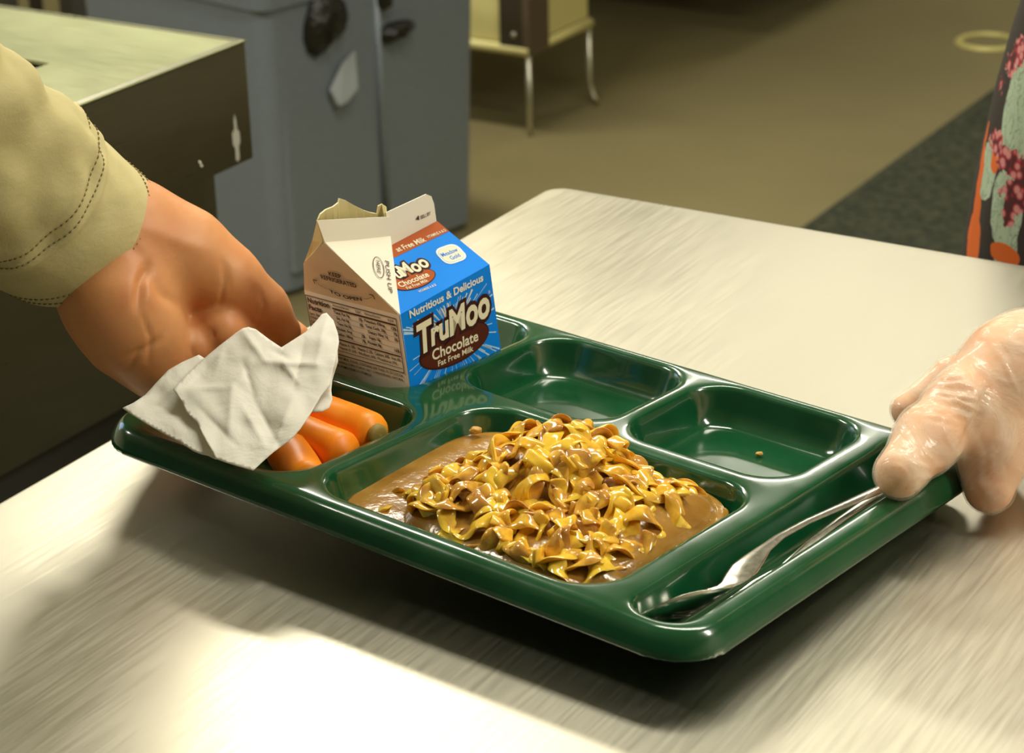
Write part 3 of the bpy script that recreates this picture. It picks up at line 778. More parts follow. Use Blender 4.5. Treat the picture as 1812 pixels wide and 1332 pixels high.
# instructions on the two gable folds
def tri_map(o, p_x, p_y):
    o_ = cp(*o); ax = (cp(*p_x)-o_).normalized(); n_ = ax.cross(cp(*p_y)-o_).normalized(); ay = n_.cross(ax)
    if n_.dot(CAM-o_) < 0: n_ = -n_
    return lambda x, y, z=0: o_+ax*x+ay*y+n_*z
MT = tri_map((0, S, 0), (0, 0, 0), BL)
L = Letters()
L.put(MT, 'KEEP', 27.5*mm, 16.6*mm, 36.8*mm, 19.4*mm, .0008, .03); L.put(MT, 'REFRIGERATED', 20*mm, 12.6*mm, 46*mm, 15.6*mm, .0008, .03)
L.put(MT, 'TO OPEN', 22*mm, 4.2*mm, 46*mm, 6.6*mm, .0008, .03, 0, 0, -.0015)
for xa, ya_, xb, yb in ((20.5, 6.2, 12.6, 10.2), (48.2, 6.0, 56.5, 10.2)):
    for k in range(9):
        t = k/9; x = xa+(xb-xa)*t; y = ya_+(yb-ya_)*t*t*.7+(yb-ya_)*t*.3
        L.rect(MT, x*mm, y*mm, (x+.55)*mm, (y+.45)*mm, .0008)
    sg = 1 if xb > xa else -1
    L.rect(MT, (xb-.3)*mm, (yb-2.4)*mm, (xb+.3)*mm, (yb+.4)*mm, .0008); L.rect(MT, min(xb, xb-sg*2.8)*mm, (yb-.1)*mm, max(xb, xb-sg*2.8)*mm, (yb+.5)*mm, .0008)
L.build('instruction_lettering', M_ink, crt)
MS = tri_map((0, 0, 0), BR, BL)     # light spout triangle: x runs up the fin-side edge
L = Letters()
def MS2(x, y, z=0): return MS(x, y, z)
L.put(lambda x, y, z=0: MS(.0345-x, .0056-y, z), 'PUSH UP', 0, 0, .0215, .0026, .0008, .0)
L.put(lambda x, y, z=0: MS(.0325-x, .0111-y, z), 'HERE', 0, 0, .0085, .0022, .0008, .0)
e1 = ell(.0280, .0100, .0072, .0034); e2 = ell(.0280, .0100, .0068, .0030); n = len(L.v)
L.v += [MS(x, y, .0008) for x, y in e1+e2]; L.f += [(n+i, n+(i+1) % 40, n+40+(i+1) % 40, n+40+i) for i in range(40)]
L.build('push_up_lettering', M_ink, crt)

# ------------------------------------------------------------------ gravy, noodles, meat
rnd = random.Random(11)
def heap(x, y):
    """height of the noodle pile above the tray rim level, tray coordinates"""
    h = 0
    for cx, cy, rx, ry, hh, pw in ((.222, .094, .040, .038, .042, .50), (.258, .090, .036, .042, .026, .6), (.202, .060, .034, .034, .021, .7), (.272, .108, .022, .028, .017, .6), (.245, .050, .050, .030, .018, .6), (.262, .078, .034, .060, .013, .5), (.276, .078, .019, .058, .014, .35)):
        q = ((x-cx)/rx)**2+((y-cy)/ry)**2
        h = max(h, hh*max(0, 1-q)**pw)
    return h
gx0, gx1, gy0, gy1 = .137, .298, .018, .144
vs = []; fs = []; idx = {}
NR, NA_ = 60, 120
for j in range(NR+1):
    for i in range(NA_):
        an = 2*PI*i/NA_; q = j/NR
        ex = np.sign(math.cos(an))*abs(math.cos(an))**.42; ey = np.sign(math.sin(an))*abs(math.sin(an))**.42
        x = (gx0+gx1)/2+(gx1-gx0)/2*ex*q; y = (gy0+gy1)/2+(gy1-gy0)/2*ey*q
        h = heap(x, y); z = -.0160 + .019*(x-.135) + .045*(y-.02) + h*.66 + .0011*mnoise.noise((x*90, y*90, 0))*min(1, h*120+.2)
        vs.append(tw(x, y, z))
for j in range(NR):
    for i in range(NA_): fs.append((j*NA_+i, j*NA_+(i+1) % NA_, (j+1)*NA_+(i+1) % NA_, (j+1)*NA_+i))
gv = link_mesh('gravy', vs, fs, M_gravy)
s_ = gv.modifiers.new('solid', 'SOLIDIFY'); s_.thickness = .001; s_.offset = -1
tag(gv, 'brown gravy pooled round the noodles in the large compartment', 'gravy', kind='stuff')

def ribbon(path, ups, width, phase, ruffle, thick=.0012, lam=.011):
    """a curled noodle with frilled edges"""
    N = len(path); K = 8; vs = []; fs = []
    s = 0
    for i in range(N):
        p = path[i]; t = (path[min(i+1, N-1)]-path[max(i-1, 0)]).normalized()
        if i: s += (path[i]-path[i-1]).length
        up = ups[i]; side = t.cross(up).normalized(); up = side.cross(t).normalized()
        for sgn in (1, -1):
            for k in range(K+1):
                u = (k/K*2-1)
                off = ruffle*abs(u)**1.5*math.sin(2*PI*s/lam+phase+(PI*.8 if u < 0 else 0))
                edge = thick/2*sgn*math.sqrt(max(0, 1-abs(u)**4))
                vs.append(p+side*(u*width/2)+up*(off+edge))
    R = 2*(K+1)
    for i in range(N-1):
        a = i*R; b = a+R
        for k in range(K):
            fs.append((a+k, a+k+1, b+k+1, b+k)); fs.append((a+K+1+k+1, a+K+1+k, b+K+1+k, b+K+1+k+1))
        fs.append((a+K, a+2*K+1, b+2*K+1, b+K)); fs.append((a+K+1, a, b, b+K+1))
    fs.append(tuple(range(K, -1, -1))+tuple(range(K+1, 2*K+2))); e = (N-1)*R
    fs.append(tuple(e+k for k in range(K+1))+tuple(e+k for k in range(2*K+1, K, -1)))
    return vs, fs
spots = []
tries = 0
while len(spots) < 97 and tries < 9000:
    tries += 1
    x = rnd.uniform(.166, .292); y = rnd.uniform(.026, .135); h = heap(x, y)
    if h < .002: continue
    if any((x-a)**2+(y-b)**2 < .0086**2 for a, b in spots): continue
    spots.append((x, y))
for i, (x, y) in enumerate(spots):
    h = heap(x, y); e = .005
    g = Vector(((heap(x+e, y)-heap(x-e, y))/(2*e), (heap(x, y+e)-heap(x, y-e))/(2*e), 0))
    if g.length > 1.4: g = g.normalized()*1.4
    nrm = Vector((-g.x, -g.y, 1)).normalized()
    nrm = (nrm+Vector((rnd.uniform(-.25, .25), rnd.uniform(-.25, .25), 0))).normalized()
    an = rnd.uniform(0, 2*PI); t1 = nrm.orthogonal().normalized(); t2 = nrm.cross(t1); d = t1*math.cos(an)+t2*math.sin(an); s2 = nrm.cross(d)
    L_ = rnd.uniform(.046, .078); bend = rnd.uniform(1.6, 4.2)*rnd.choice((-1, 1)); N = 72
    wv = rnd.uniform(.0022, .0045); wl = rnd.uniform(.020, .030); ph = rnd.uniform(0, 6); tw_ = rnd.uniform(.15, .70); tph = rnd.uniform(0, 6)
    p = Vector((0, 0, 0)); P0 = []
    for k in range(N):
        t = k/(N-1); P0.append(p.copy()); th2 = -bend/2+bend*t+.5*math.sin(t*7+ph); p = p+(d*math.cos(th2)+s2*math.sin(th2))*(L_/(N-1))
    mid = sum(P0, Vector())/N
    path = []; ups = []
    for k, q in enumerate(P0):
        w_ = q-mid; px_ = x+w_.x; py_ = y+w_.y
        hh = heap(min(max(px_, .150), .290), min(max(py_, .026), .136))
        base = Vector((px_, py_, -.0150+hh*.80+max(-.004, min(.004, w_.z*.3))))
        path.append(base+nrm*(.0022+wv*(.6+math.sin(2*PI*k/(N-1)*L_/wl+ph))))
        aa = tw_*math.sin(2*PI*k/(N-1)*L_/wl*.5+tph); tt = (P0[min(k+1, N-1)]-P0[max(k-1, 0)]).normalized(); sd = nrm.cross(tt).normalized()
        ups.append(nrm*math.cos(aa)+sd*math.sin(aa))
    for _ in range(8): path = [path[0]]+[(path[k-1]+path[k]*2+path[k+1])/4 for k in range(1, N-1)]+[path[-1]]
    vs, fs = ribbon(path, ups, rnd.uniform(.0070, .0098), rnd.uniform(0, 6), rnd.uniform(.0008, .0017), .0022, rnd.uniform(.013, .019))
    x0_ = min(v.x for v in vs); x1_ = max(v.x for v in vs); y0_ = min(v.y for v in vs); y1_ = max(v.y for v in vs)
    sx = max(0, .1430-x0_)-max(0, x1_-.2930); sy = max(0, .0235-y0_)-max(0, y1_-.1395)
    out = [(v.x+sx, v.y+sy, max(v.z, -.0180)) for v in vs]
    m_ = M_noodle[2] if rnd.random() < .42 else (M_noodle[1] if rnd.random() < .40 else M_noodle[0])
    o = link_mesh('egg_noodle', out, fs, m_, None, True, TM)
    sb = o.modifiers.new('sub', 'SUBSURF'); sb.levels = 1; sb.render_levels = 1
    zone = 'at the top' if h > .028 else 'on the left side' if x < .205 else 'on the right side' if x > .262 else 'on the front side' if y < .075 else 'in the middle'
    tag(o, 'yellow curly egg noodle coated in brown gravy %s of the noodle pile' % zone, 'noodle', 'egg noodles %s of the pile' % zone)
def lump(cx, cy, cz, rx, ry, rz_, seed, rot=0):
    bm = bmesh.new(); bmesh.ops.create_icosphere(bm, subdivisions=4, radius=1)
    for v in bm.verts:
        n_ = v.co.normalized(); k = 1+.16*mnoise.noise(n_*1.6+Vector((seed, 0, 0)))+.06*mnoise.noise(n_*5+Vector((0, seed, 0)))
        q = Vector((n_.x*rx*k, n_.y*ry*k, n_.z*rz_*k)); v.co = Matrix.Rotation(rot, 3, 'Z') @ q + Vector((cx, cy, cz))
    bm.verts.index_update(); vs = [v.co.copy() for v in bm.verts]; fs = [[v.index for v in f.verts] for f in bm.faces]; bm.free(); return vs, fs
for (a_, lab) in (((.2005, .0820, .0065, .0125, .0085, .0080, 1, .4), 'dark brown meat chunk at the left of the noodle pile'),
                  ((.2520, .0540, -.0010, .0120, .0085, .0070, 2, .9), 'broad brown meat piece low on the front of the noodle pile'),
                  ((.2560, .0900, .0085, .0080, .0060, .0055, 3, 0), 'small reddish meat piece at the right of the noodle pile'),
                  ((.2330, .0830, .0180, .0085, .0060, .0050, 4, .3), 'brown meat piece near the top of the noodle pile'),
                  ((.2330, .0360, -.0095, .0100, .0070, .0045, 5, -.2), 'brown meat piece at the front edge of the gravy')):
    vs, fs = lump(*a_); tag(link_mesh('meat_chunk', vs, fs, M_meat, None, True, TM), lab, 'meat', 'meat chunks in the noodles')

M_crumb = mat('food_crumb', (.55, .30, .05), .5)
for (x, y, z, r, lab) in ((.2560, .2180, -.0178, .0014, 'tiny brown food crumb lying mid-floor in the back right tray compartment'), (.2900, .2120, -.0160, .0018, 'tiny yellow food crumb at the right end of the back right tray compartment'), (.1450, .1270, -.0065, .0022, 'small orange food scrap stuck high on the back left wall of the noodle compartment')):
    vs, fs = lump(x, y, z, r*1.5, r, r*.8, int(x*1000), 1.0); tag(link_mesh('food_crumb', vs, fs, M_crumb, None, True, TM), lab, 'crumb')

# ------------------------------------------------------------------ carrots
def carrot(a, b, r0, r1, label, stub=False, seed=0):
    a = Vector(a); b = Vector(b); ax = (b-a); L_ = ax.length; ax.normalize()
    M_ = TM @ Matrix.Translation(a) @ ax.to_track_quat('Z', 'Y').to_matrix().to_4x4()
    prof = []
    for k in range(29):
        t = k/28; r = r0+(r1-r0)*t; 
        e0 = min(1, t/.16); e1 = min(1, (1-t)/.10)
        r *= math.sqrt(max(0, 1-(1-e0)**2))*.999+.001; r *= (math.sqrt(max(0, 1-(1-e1)**2))*.62+.38) if t < 1 else .02
        prof.append((max(r, .0001), t*L_))
    mb = MB(); n = 28; vs = []
    for i, (r, z) in enumerate(prof):
        for k in range(n):
            an = 2*PI*k/n; w = 1+.05*mnoise.noise((math.cos(an)+seed, math.sin(an), z*60)); vs.append(M_ @ Vector((r*w*math.cos(an), r*w*math.sin(an), z)))
    fs = [(i*n+k, i*n+(k+1) % n, (i+1)*n+(k+1) % n, (i+1)*n+k) for i in range(len(prof)-1) for k in range(n)]
    o = link_mesh('baby_carrot', vs, fs, M_carrot); tag(o, label, 'carrot', 'carrots under the napkin')
    if stub:
        mb = MB(); mb.lathe([(.0062, -.0012), (.0060, .0006), (.0045, .0018), (.0022, .0014), (.0001, .0022)], M_ @ Matrix.Translation((0, 0, L_)), 20)
        mb.build('stem_stub', M_stub, o, True)
carrot((.040, .093, -.006), (.1175, .084, -.0035), .0095, .0112, 'orange carrot with a brown stem end, farthest of the three by the napkin', True, 1)
carrot((.046, .068, -.007), (.1195, .0605, -.0055), .0100, .0110, 'plump orange carrot in the middle of the three by the napkin', False, 2)
carrot((.0855, .0515, -.0085), (.1215, .0300, -.0085), .0112, .0096, 'short orange carrot nearest the front rim of the tray', False, 3)
carrot((.030, .034, -.0085), (.080, .030, -.0080), .0095, .0095, 'orange carrot almost hidden beneath the white napkin', False, 4)

# ------------------------------------------------------------------ flatware in the long slot
def spoon_mesh():
    """stations along the slot: y, x, z, half width, dish depth, roll; tray coordinates"""
    st = []
    for k in range(21):
        t = k/20; wv = math.sin(PI*min(1, .05+.90*t))**.6
        st.append((.0165+.044*t, .3212+.0160*t**1.1, -.0072+.0036*t, max(.0012, .0140*wv) if t < .97 else .0046, .0062*math.sin(PI*min(.97, .04+t)), -.85+.55*t**2))
    for y, x, z, w, r in ((.064, .3376, -.0034, .0048, -.22), (.070, .3370, -.0030, .0064, -.15), (.078, .3358, -.0022, .0068, -.05), (.088, .3348, -.0012, .0050, 0), (.097, .3340, -.0002, .0032, 0),
                       (.110, .3340, .0010, .0024, 0), (.130, .3360, .0018, .0022, 0), (.155, .3400, .0020, .0026, 0), (.180, .3440, .0022, .0034, 0), (.200, .3470, .0022, .0040, 0), (.210, .3480, .0022, .0026, 0)):
        st.append((y, x, z, w, -.0005, r))
    return st
def loft(st, thick, M_):
    K = 10; vs = []; fs = []
    for y, x, z, w, dp, ro in st:
        cr, sr = math.cos(ro), math.sin(ro)
        for sgn in (1, 0):
            for k in range(K+1):
                u = k/K*2-1
                zz = z-dp*(1-u*u)-(0 if sgn else thick*(math.sqrt(max(0, 1-u**4))*.9+.1))
                zz -= z; vs.append(M_ @ Vector((x+u*w*cr+zz*sr, y, z-u*w*sr+zz*cr)))
    R = 2*(K+1)
    for i in range(len(st)-1):
        a = i*R; b = a+R
        for k in range(K): fs.append((a+k+1, a+k, b+k, b+k+1)); fs.append((a+K+1+k, a+K+1+k+1, b+K+1+k+1, b+K+1+k))
        fs.append((a, a+K+1, b+K+1, b)); fs.append((a+2*K+1, a+K, b+K, b+2*K+1))
    e = (len(st)-1)*R
    for q in (0, e): fs.append(tuple(q+k for k in range(K+1))+tuple(q+k for k in range(2*K+1, K, -1)))
    return vs, fs
vs, fs = loft(spoon_mesh(), .0012, TM)
o = link_mesh('spoon', vs, fs, M_spoon); tag(o, 'stainless steel spoon lying with its bowl in the front end of the tray slot', 'spoon')
st = []
for y, z, w in ((.060, -.0150, .0060), (.075, -.0150, .0065), (.088, -.0125, .0045), (.100, -.0080, .0022), (.120, -.0045, .0020), (.150, -.0022, .0022), (.185, -.0015, .0030), (.200, -.0015, .0022)):
    st.append((y, .3385 if y < .09 else .3425, z, w, -.0004, 0))
vs, fs = loft(st, .0012, TM)
fk = link_mesh('fork', vs, fs, M_spoon); tag(fk, 'second steel utensil whose handle shows beneath the spoon handle', 'fork')
for k in range(4):
    mb = MB(); x = .3385-.0048+k*.0032
    mb.tube([tw(x, .062, -.0156), (tw(x, .045, -.0162)), tw(x, .030, -.0155)], [.0011, .0010, .0006], 8); mb.build('tine', M_spoon, fk, True)

# ------------------------------------------------------------------ napkin
def napkin_layer(name, outline, dfun, mat_, parent, res=5.0, fold=0):
    """a sheet inside an outline; depth given by dfun, then crumpled"""
    P2 = np.array(outline, float)
    x0, y0 = P2.min(0); x1, y1 = P2.max(0)
    def inside(x, y):
        c = False; j = len(P2)-1
        for i in range(len(P2)):
            xi, yi = P2[i]; xj, yj = P2[j]
            if (yi > y) != (yj > y) and x < (xj-xi)*(y-yi)/(yj-yi)+xi: c = not c
            j = i
        return c
    # boundary ring points plus inner grid, triangulated by bmesh fill
    bm = bmesh.new(); ring = []
    for i in range(len(P2)):
        a, b = P2[i], P2[(i+1) % len(P2)]; n_ = max(1, int(np.hypot(*(b-a))/res))
        for k in range(n_): ring.append(a+(b-a)*k/n_)
    from mathutils.geometry import delaunay_2d_cdt
    pts2 = [Vector(p) for p in ring]; nb = len(pts2)
    ed = [(i, (i+1) % nb) for i in range(nb)]
    yy = y0
    r = 0
    while yy < y1:
        xx = x0+(r % 2)*res/2
        while xx < x1:
            if inside(xx, yy):
                dm = min((xx-q[0])**2+(yy-q[1])**2 for q in ring)
                if dm > (res*.6)**2: pts2.append(Vector((xx, yy)))
            xx += res
        yy += res*.87; r += 1
    vo, eo, fo, _, _, _ = delaunay_2d_cdt(pts2, ed, [], 1, 1e-5)
    bm.free()
    vs = [at(v.x, v.y, dfun(v.x, v.y)) for v in vo]
    o = link_mesh(name, vs, [tuple(f) for f in fo], mat_, parent, True)
    s2 = o.modifiers.new('solid', 'SOLIDIFY'); s2.thickness = .00045; s2.offset = 0
    return o
def creases(x, y, segs):
    """sum of sharp ridges along line segments"""
    z = 0
    for (ax, ay, bx, by, wd, am) in segs:
        dx, dy = bx-ax, by-ay; L2 = dx*dx+dy*dy; t = max(0, min(1, ((x-ax)*dx+(y-ay)*dy)/L2))
        ds = math.hypot(x-ax-t*dx, y-ay-t*dy); z += am*math.exp(-ds/wd)*(1-.6*abs(2*t-1))
    return z
SEGS = [(430, 585, 470, 640, 12, -.0030), (470, 640, 560, 645, 9, -.0030), (560, 640, 580, 560, 12, -.0035), (310, 690, 410, 685, 7, -.0016), (410, 685, 445, 640, 8, -.0020),
        (410, 680, 405, 770, 14, -.0022), (445, 700, 500, 800, 14, .0022), (430, 720, 470, 790, 9, -.0018), (500, 640, 530, 680, 6, -.0018), (480, 620, 520, 640, 5, .0016),
        (380, 640, 330, 690, 16, .0022), (520, 700, 480, 800, 12, -.0022), (350, 720, 420, 790, 11, .0018), (430, 640, 450, 700, 4, .0014), (540, 600, 520, 690, 9, .0020), (400, 600, 380, 660, 15, -.002)]
def plane_depth(px, py, lift=0):
    # napkin sheet: rests on the front rim and the carrots, rises to the hand behind
    A_ = ((448, 831, 1.066), (218, 722, 1.108), (576, 554, 1.128), (440, 580, 1.150))
    # bilinear-ish plane through measured depths
    d = 1.0995 - .00036*(px-400)*.0 + (690-py)*.00030 - (px-400)*.00006
    return d
def nap_depth(px, py):
    d = plane_depth(px, py) + creases(px, py, SEGS)*1.5
    v = Vector((px*.012, py*.012, 0)); d += .0030*mnoise.noise(v) + .0014*mnoise.noise(v*2.7+Vector((5, 1, 0)))
    d += .010*max(0, (560-px-60)/300)*0
    return d
outline_main = [(306, 689), (330, 664), (352, 642), (387, 613), (418, 589), (430, 581), (440, 579), (453, 583), (478, 602), (498, 615), (520, 601), (542, 587), (560, 568), (570, 556), (578, 554), (590, 567), (598, 590), (600, 604), (596, 628), (590, 652), (584, 680), (568, 700), (552, 728), (544, 740), (532, 758), (519, 773), (500, 788), (481, 802), (464, 817), (448, 832), (420, 824), (400, 818), (381, 811), (377, 800), (366, 782), (357, 765), (349, 747), (338, 737), (329, 727), (322, 710)]
outline_under = [(217, 722), (236, 713), (257, 699), (278, 676), (298, 655), (322, 641), (352, 628), (372, 640), (392, 690), (408, 760), (412, 812), (381, 812), (369, 806), (355, 803), (341, 797), (318, 782), (295, 770), (272, 757), (252, 745), (234, 734)]
nk = empty('paper_napkin', tw(.05, .05, .01)); tag(nk, 'crumpled white paper napkin draped over the carrots at the left of the tray', 'napkin')
napkin_layer('top_fold', outline_main, nap_depth, M_napkin, nk, 4.5)
napkin_layer('under_fold', outline_under, lambda x, y: nap_depth(x, y)+.0075+.002*math.sin(x*.05), M_napkin, nk, 5.0)
back = [(560, 575), (585, 575), (597, 600), (598, 640), (588, 672), (586, 690), (588, 706), (583, 721), (570, 728), (553, 729), (540, 722), (545, 690), (560, 640)]
napkin_layer('back_fold', back, lambda x, y: nap_depth(x, y)+.006+.0025*math.sin(y*.08+x*.05), M_napkin, nk, 5.0)

# ------------------------------------------------------------------ left person: bare hand and tan sleeve
def pr(a, da, b, db, ra, rb, k=.012): return (at(a[0], a[1], da), at(b[0], b[1], db), ra*.001, rb*.001, k)
dA = 1.165
arm_ = [pr((-160, 170), 1.10, (120, 385), dA, 36, 29, .01),
    pr((120, 385), dA, (180, 425), dA+.003, 29, 28, .02)]
thumb_ = [pr((160, 400), dA+.008, (250, 430), dA+.012, 25, 25, .02),
    pr((250, 430), dA+.012, (330, 455), dA+.018, 25, 22, .02),
    pr((330, 455), dA+.018, (400, 497), dA+.024, 21.5, 17.5, .014),
    pr((400, 497), dA+.024, (462, 545), dA+.030, 17.2, 13.6, .010),
    pr((462, 545), dA+.030, (500, 586), dA+.036, 13.2, 9.8, .008)]
heel_ = [pr((150, 430), dA-.002, (205, 530), dA-.006, 24, 24, .014),
    pr((205, 530), dA-.006, (240, 590), dA+.002, 24.5, 21, .02),
    pr((240, 590), dA+.002, (288, 645), dA+.018, 20, 15, .02),
    pr((288, 645), dA+.018, (335, 690), dA+.034, 14, 11, .02)]
palm_ = [pr((240, 500), dA+.026, (330, 580), dA+.040, 18, 16, .016), pr((250, 590), dA+.024, (320, 640), dA+.040, 16, 13, .016)]
f1_ = [pr((325, 560), dA+.034, (390, 582), dA+.018, 13, 12.2, .01), pr((390, 582), dA+.018, (455, 618), dA+.030, 11.8, 9.6, .006)]
f2_ = [pr((295, 600), dA+.030, (340, 612), dA+.014, 11.5, 11.0, .01), pr((340, 612), dA+.014, (400, 660), dA+.034, 10.8, 9.0, .006)]
f3_ = [pr((280, 650), dA+.034, (322, 664), dA+.024, 11, 9.8, .01), pr((322, 664), dA+.024, (362, 700), dA+.036, 9.4, 8.0, .006)]
f4_ = [pr((430, 535), dA+.062, (478, 562), dA+.068, 10, 8.2, .008), pr((478, 562), dA+.068, (526, 592), dA+.066, 8.2, 6.4, .006)]
groups = [(arm_, .01), (thumb_, .022), (heel_, .012), (palm_, .014), (f1_, .004), (f2_, .004), (f3_, .004), (f4_, .004)]
prims = [p for g_, _ in groups for p in g_]
fhand = groups_fn(groups)
V, Fq = sdf_mesh(fhand, *bounds(prims), .0016)
V = crease(V, fhand, [
    (((262, 472), (250, 500), (243, 545)), 9, 3.0), (((262, 472), (285, 520), (330, 550)), 10, 1.4), (((225, 655), (245, 625), (285, 600)), 5, 1.4), (((215, 635), (250, 615)), 5, .8),
    (((252, 560), (268, 600), (262, 640)), 5, 1.0), (((394, 460), (397, 500), (388, 540)), 4.5, .9), (((402, 470), (406, 510)), 4, .5), (((455, 505), (468, 540), (455, 575)), 4, .45),
    (((200, 420), (235, 440), (262, 470)), 12, .7), (((375, 582), (380, 600)), 3.5, .8), (((415, 600), (420, 625)), 3.5, .7), (((338, 612), (342, 632)), 3.5, .7),
    (((240, 395), (300, 420), (360, 440)), 14, -.7), (((430, 480), (470, 520)), 10, -.4)])
lp = empty('person', at(-160, 170, 1.10)); tag(lp, 'person reaching from the left in a tan jacket sleeve, bare hand gripping the tray', 'person')
np_mesh('body', V, Fq, M_skin, lp)
# thumb nail: a small curved plate on the edge of the thumb tip
mb = MB(); vs = []
c0 = at(508, 576, dA+.034); e1_ = (at(522, 597, dA+.036)-at(492, 562, dA+.034)).normalized(); vdir = (CAM-c0).normalized(); e2_ = e1_.cross(vdir).normalized()
if e2_.z < 0: e2_ = -e2_
for i in range(9):
    for j in range(7):
        a = (i/8-.5)*.0125; an = (j/6-.5)*1.7
        wd = .0050*(1-.35*abs(i/8*2-1)**3); vs.append(c0+e1_*a+e2_*(math.cos(an)*wd*.8-.0012)+vdir*(-math.sin(an)*wd))
mb.add(vs, [(i*7+j, i*7+j+1, (i+1)*7+j+1, (i+1)*7+j) for i in range(8) for j in range(6)])
o = mb.build('thumbnail', M_nail, lp, True); s_ = o.modifiers.new('solid', 'SOLIDIFY'); s_.thickness = .0006

# sleeve
def sleeve_pt(t, an, inner=0):
    """t 0 = cuff edge, grows up the arm"""
    c0_ = at(137, 414, 1.165); c1_ = at(-420, 0, 1.02)
    ax = (c1_-c0_); L_ = ax.length; ax = ax.normalized()
    view = (CAM-c0_).normalized(); a_ = ax.cross(view).normalized(); b_ = a_.cross(ax).normalized()
    s = t*L_
    r = .0425+.0075*min(1, s/.10)+.004*min(1, s/.2)
    f = 0
    if inner == 0:
        band = .5*(1+math.tanh((s-.030)/.0015))
        f += .0012*(1-band)
        f += .0022*mnoise.noise((math.cos(an)*1.3, math.sin(an)*1.3, s*28))*min(1, s*40)
        f += .0042*mnoise.noise((math.cos(an)*2.2+3, math.sin(an)*2.2, s*45+an*1.0))*min(1, max(0, s-.012)*30)
        f += .0014*math.exp(-((s-.040)/.0016)**2)+.0014*math.exp(-((s-.050)/.0016)**2)
        f += .0012*math.sin(an*9+s*300)*math.exp(-((s-.045)/.006)**2)
        f += .0016*math.sin(s*210+2.2*math.cos(an*2))*min(1, max(0, s-.055)*40)
    else: f = -inner
    r += f
    sk = .010*math.cos(an-0.2)
    return c0_+ax*(s - sk*max(0, 1-s/.1) - .013*max(0, math.sin(an))*max(0, 1-s/.12) )+a_*math.cos(an)*r*1.02+b_*math.sin(an)*r*.92
NT, NA = 150, 120
vs = []; fs = []
rows = [(k/NT)**1.25 for k in range(NT+1)]
for t in [.06, .03, .008, .002]:
    for k in range(NA): vs.append(sleeve_pt(t, 2*PI*k/NA, .0035))
for k in range(NA): vs.append(sleeve_pt(-.003, 2*PI*k/NA, .0015))
for t in rows:
    for k in range(NA): vs.append(sleeve_pt(t, 2*PI*k/NA))
nr = len(vs)//NA
for i in range(nr-1):
    for k in range(NA): fs.append((i*NA+k, i*NA+(k+1) % NA, (i+1)*NA+(k+1) % NA, (i+1)*NA+k))
fs.append(tuple((nr-1)*NA+k for k in range(NA)))
slv = link_mesh('jacket_sleeve', vs, fs, M_sleeve, lp)
Ls = (at(-420, 0, 1.02)-at(137, 414, 1.165)).length
for s0 in (.0045, .0105, .0425, .0475):
    NS = 96; mb = MB()
    for k in range(NS):
        a0 = 2*PI*k/NS; a1 = a0+2*PI/NS*.62; t = s0/Ls
        def nout(an):
            p = sleeve_pt(t, an); c = (sleeve_pt(t, an+.5)+sleeve_pt(t, an-.5))/2
            return p+(p-sleeve_pt(t, an+PI)).normalized()*.0002
        p0, p1 = nout(a0), nout(a1)
        mb.tube([p0, (p0+p1)/2+(p0+p1-2*sleeve_pt(t, a0+PI)).normalized()*.0003, p1], [.00025, .00042, .00025], 6)
    mb.build('stitching', M_thread, slv, True)

# ------------------------------------------------------------------ server: gloved hand, arm, floral dress
dB = 1.062
sh = Vector((.50, .16, 1.36)); elb = Vector((.70, -.02, 1.14))
wr = at(1905, 655, 1.110)
palm_g = [(wr, at(1815, 658, 1.110), .028, .027, .02),
    pr((1815, 655), 1.110, (1778, 662), 1.108, 23, 18, .02), pr((1780, 662), 1.108, (1732, 684), 1.112, 16, 13, .014)]
thumb_g = [pr((1772, 668), 1.098, (1730, 684), 1.095, 15.5, 14.0, .014), pr((1730, 684), 1.095, (1694, 718), 1.085, 14.2, 14.2, .010),
    pr((1694, 718), 1.085, (1642, 776), 1.072, 14.0, 14.4, .008), pr((1642, 776), 1.072, (1592, 837), 1.054, 14.2, 11.6, .008)]
index_g = [pr((1765, 660), 1.130, (1692, 676), 1.135, 14, 12.0, .010), pr((1692, 676), 1.135, (1606, 726), 1.128, 11.6, 8.2, .006)]
curl_g = [pr((1806, 668), 1.108, (1780, 740), 1.098, 24, 18, .02), pr((1780, 740), 1.098, (1757, 800), 1.090, 17.5, 14.5, .012), pr((1757, 800), 1.090, (1750, 864), 1.084, 14.5, 11.8, .012)]
curl2_g = [pr((1800, 700), 1.112, (1785, 800), 1.105, 15, 10.5, .010), pr((1785, 800), 1.105, (1762, 850), 1.100, 10.0, 8.6, .005)]
curl3_g = [pr((1810, 690), 1.125, (1798, 780), 1.122, 13, 10, .010), pr((1798, 780), 1.122, (1778, 830), 1.120, 9.6, 8.4, .005)]
hgroups = [(palm_g, .01), (thumb_g, .008), (index_g, .006), (curl_g, .012), (curl2_g, .005), (curl3_g, .005)]
hand = [p for g_, _ in hgroups for p in g_]
arm_g = [(wr, elb, .028, .042, .02), (elb, sh, .043, .052, .03)]
farm = groups_fn(hgroups+[(arm_g, .015)])
arm = hand+arm_g
V, Fq = sdf_mesh(farm, *bounds(arm), .0019)
V = crease(V, farm, [(((1745, 690), (1734, 730), (1700, 795)), 8, 3.6)])
sp = empty('person', (.48, .2, 0)); tag(sp, 'server in a dark floral dress behind the counter, clear-gloved hand on the tray', 'person')
bx = MB()                                  # torso, neck and legs hidden by the dress and counter
bx.tube([(.50, .20, .80), (.50, .20, 1.0), (.49, .20, 1.2), (.48, .20, 1.36), (.48, .20, 1.42), (.48, .20, 1.50)], [.125, .12, .11, .13, .07, .055], 24)
for sx in (-.085, .085):
    bx.tube([(.50+sx, .21, .80), (.50+sx, .20, .50), (.50+sx, .21, .30), (.50+sx, .22, .08)], [.085, .06, .055, .038], 18)
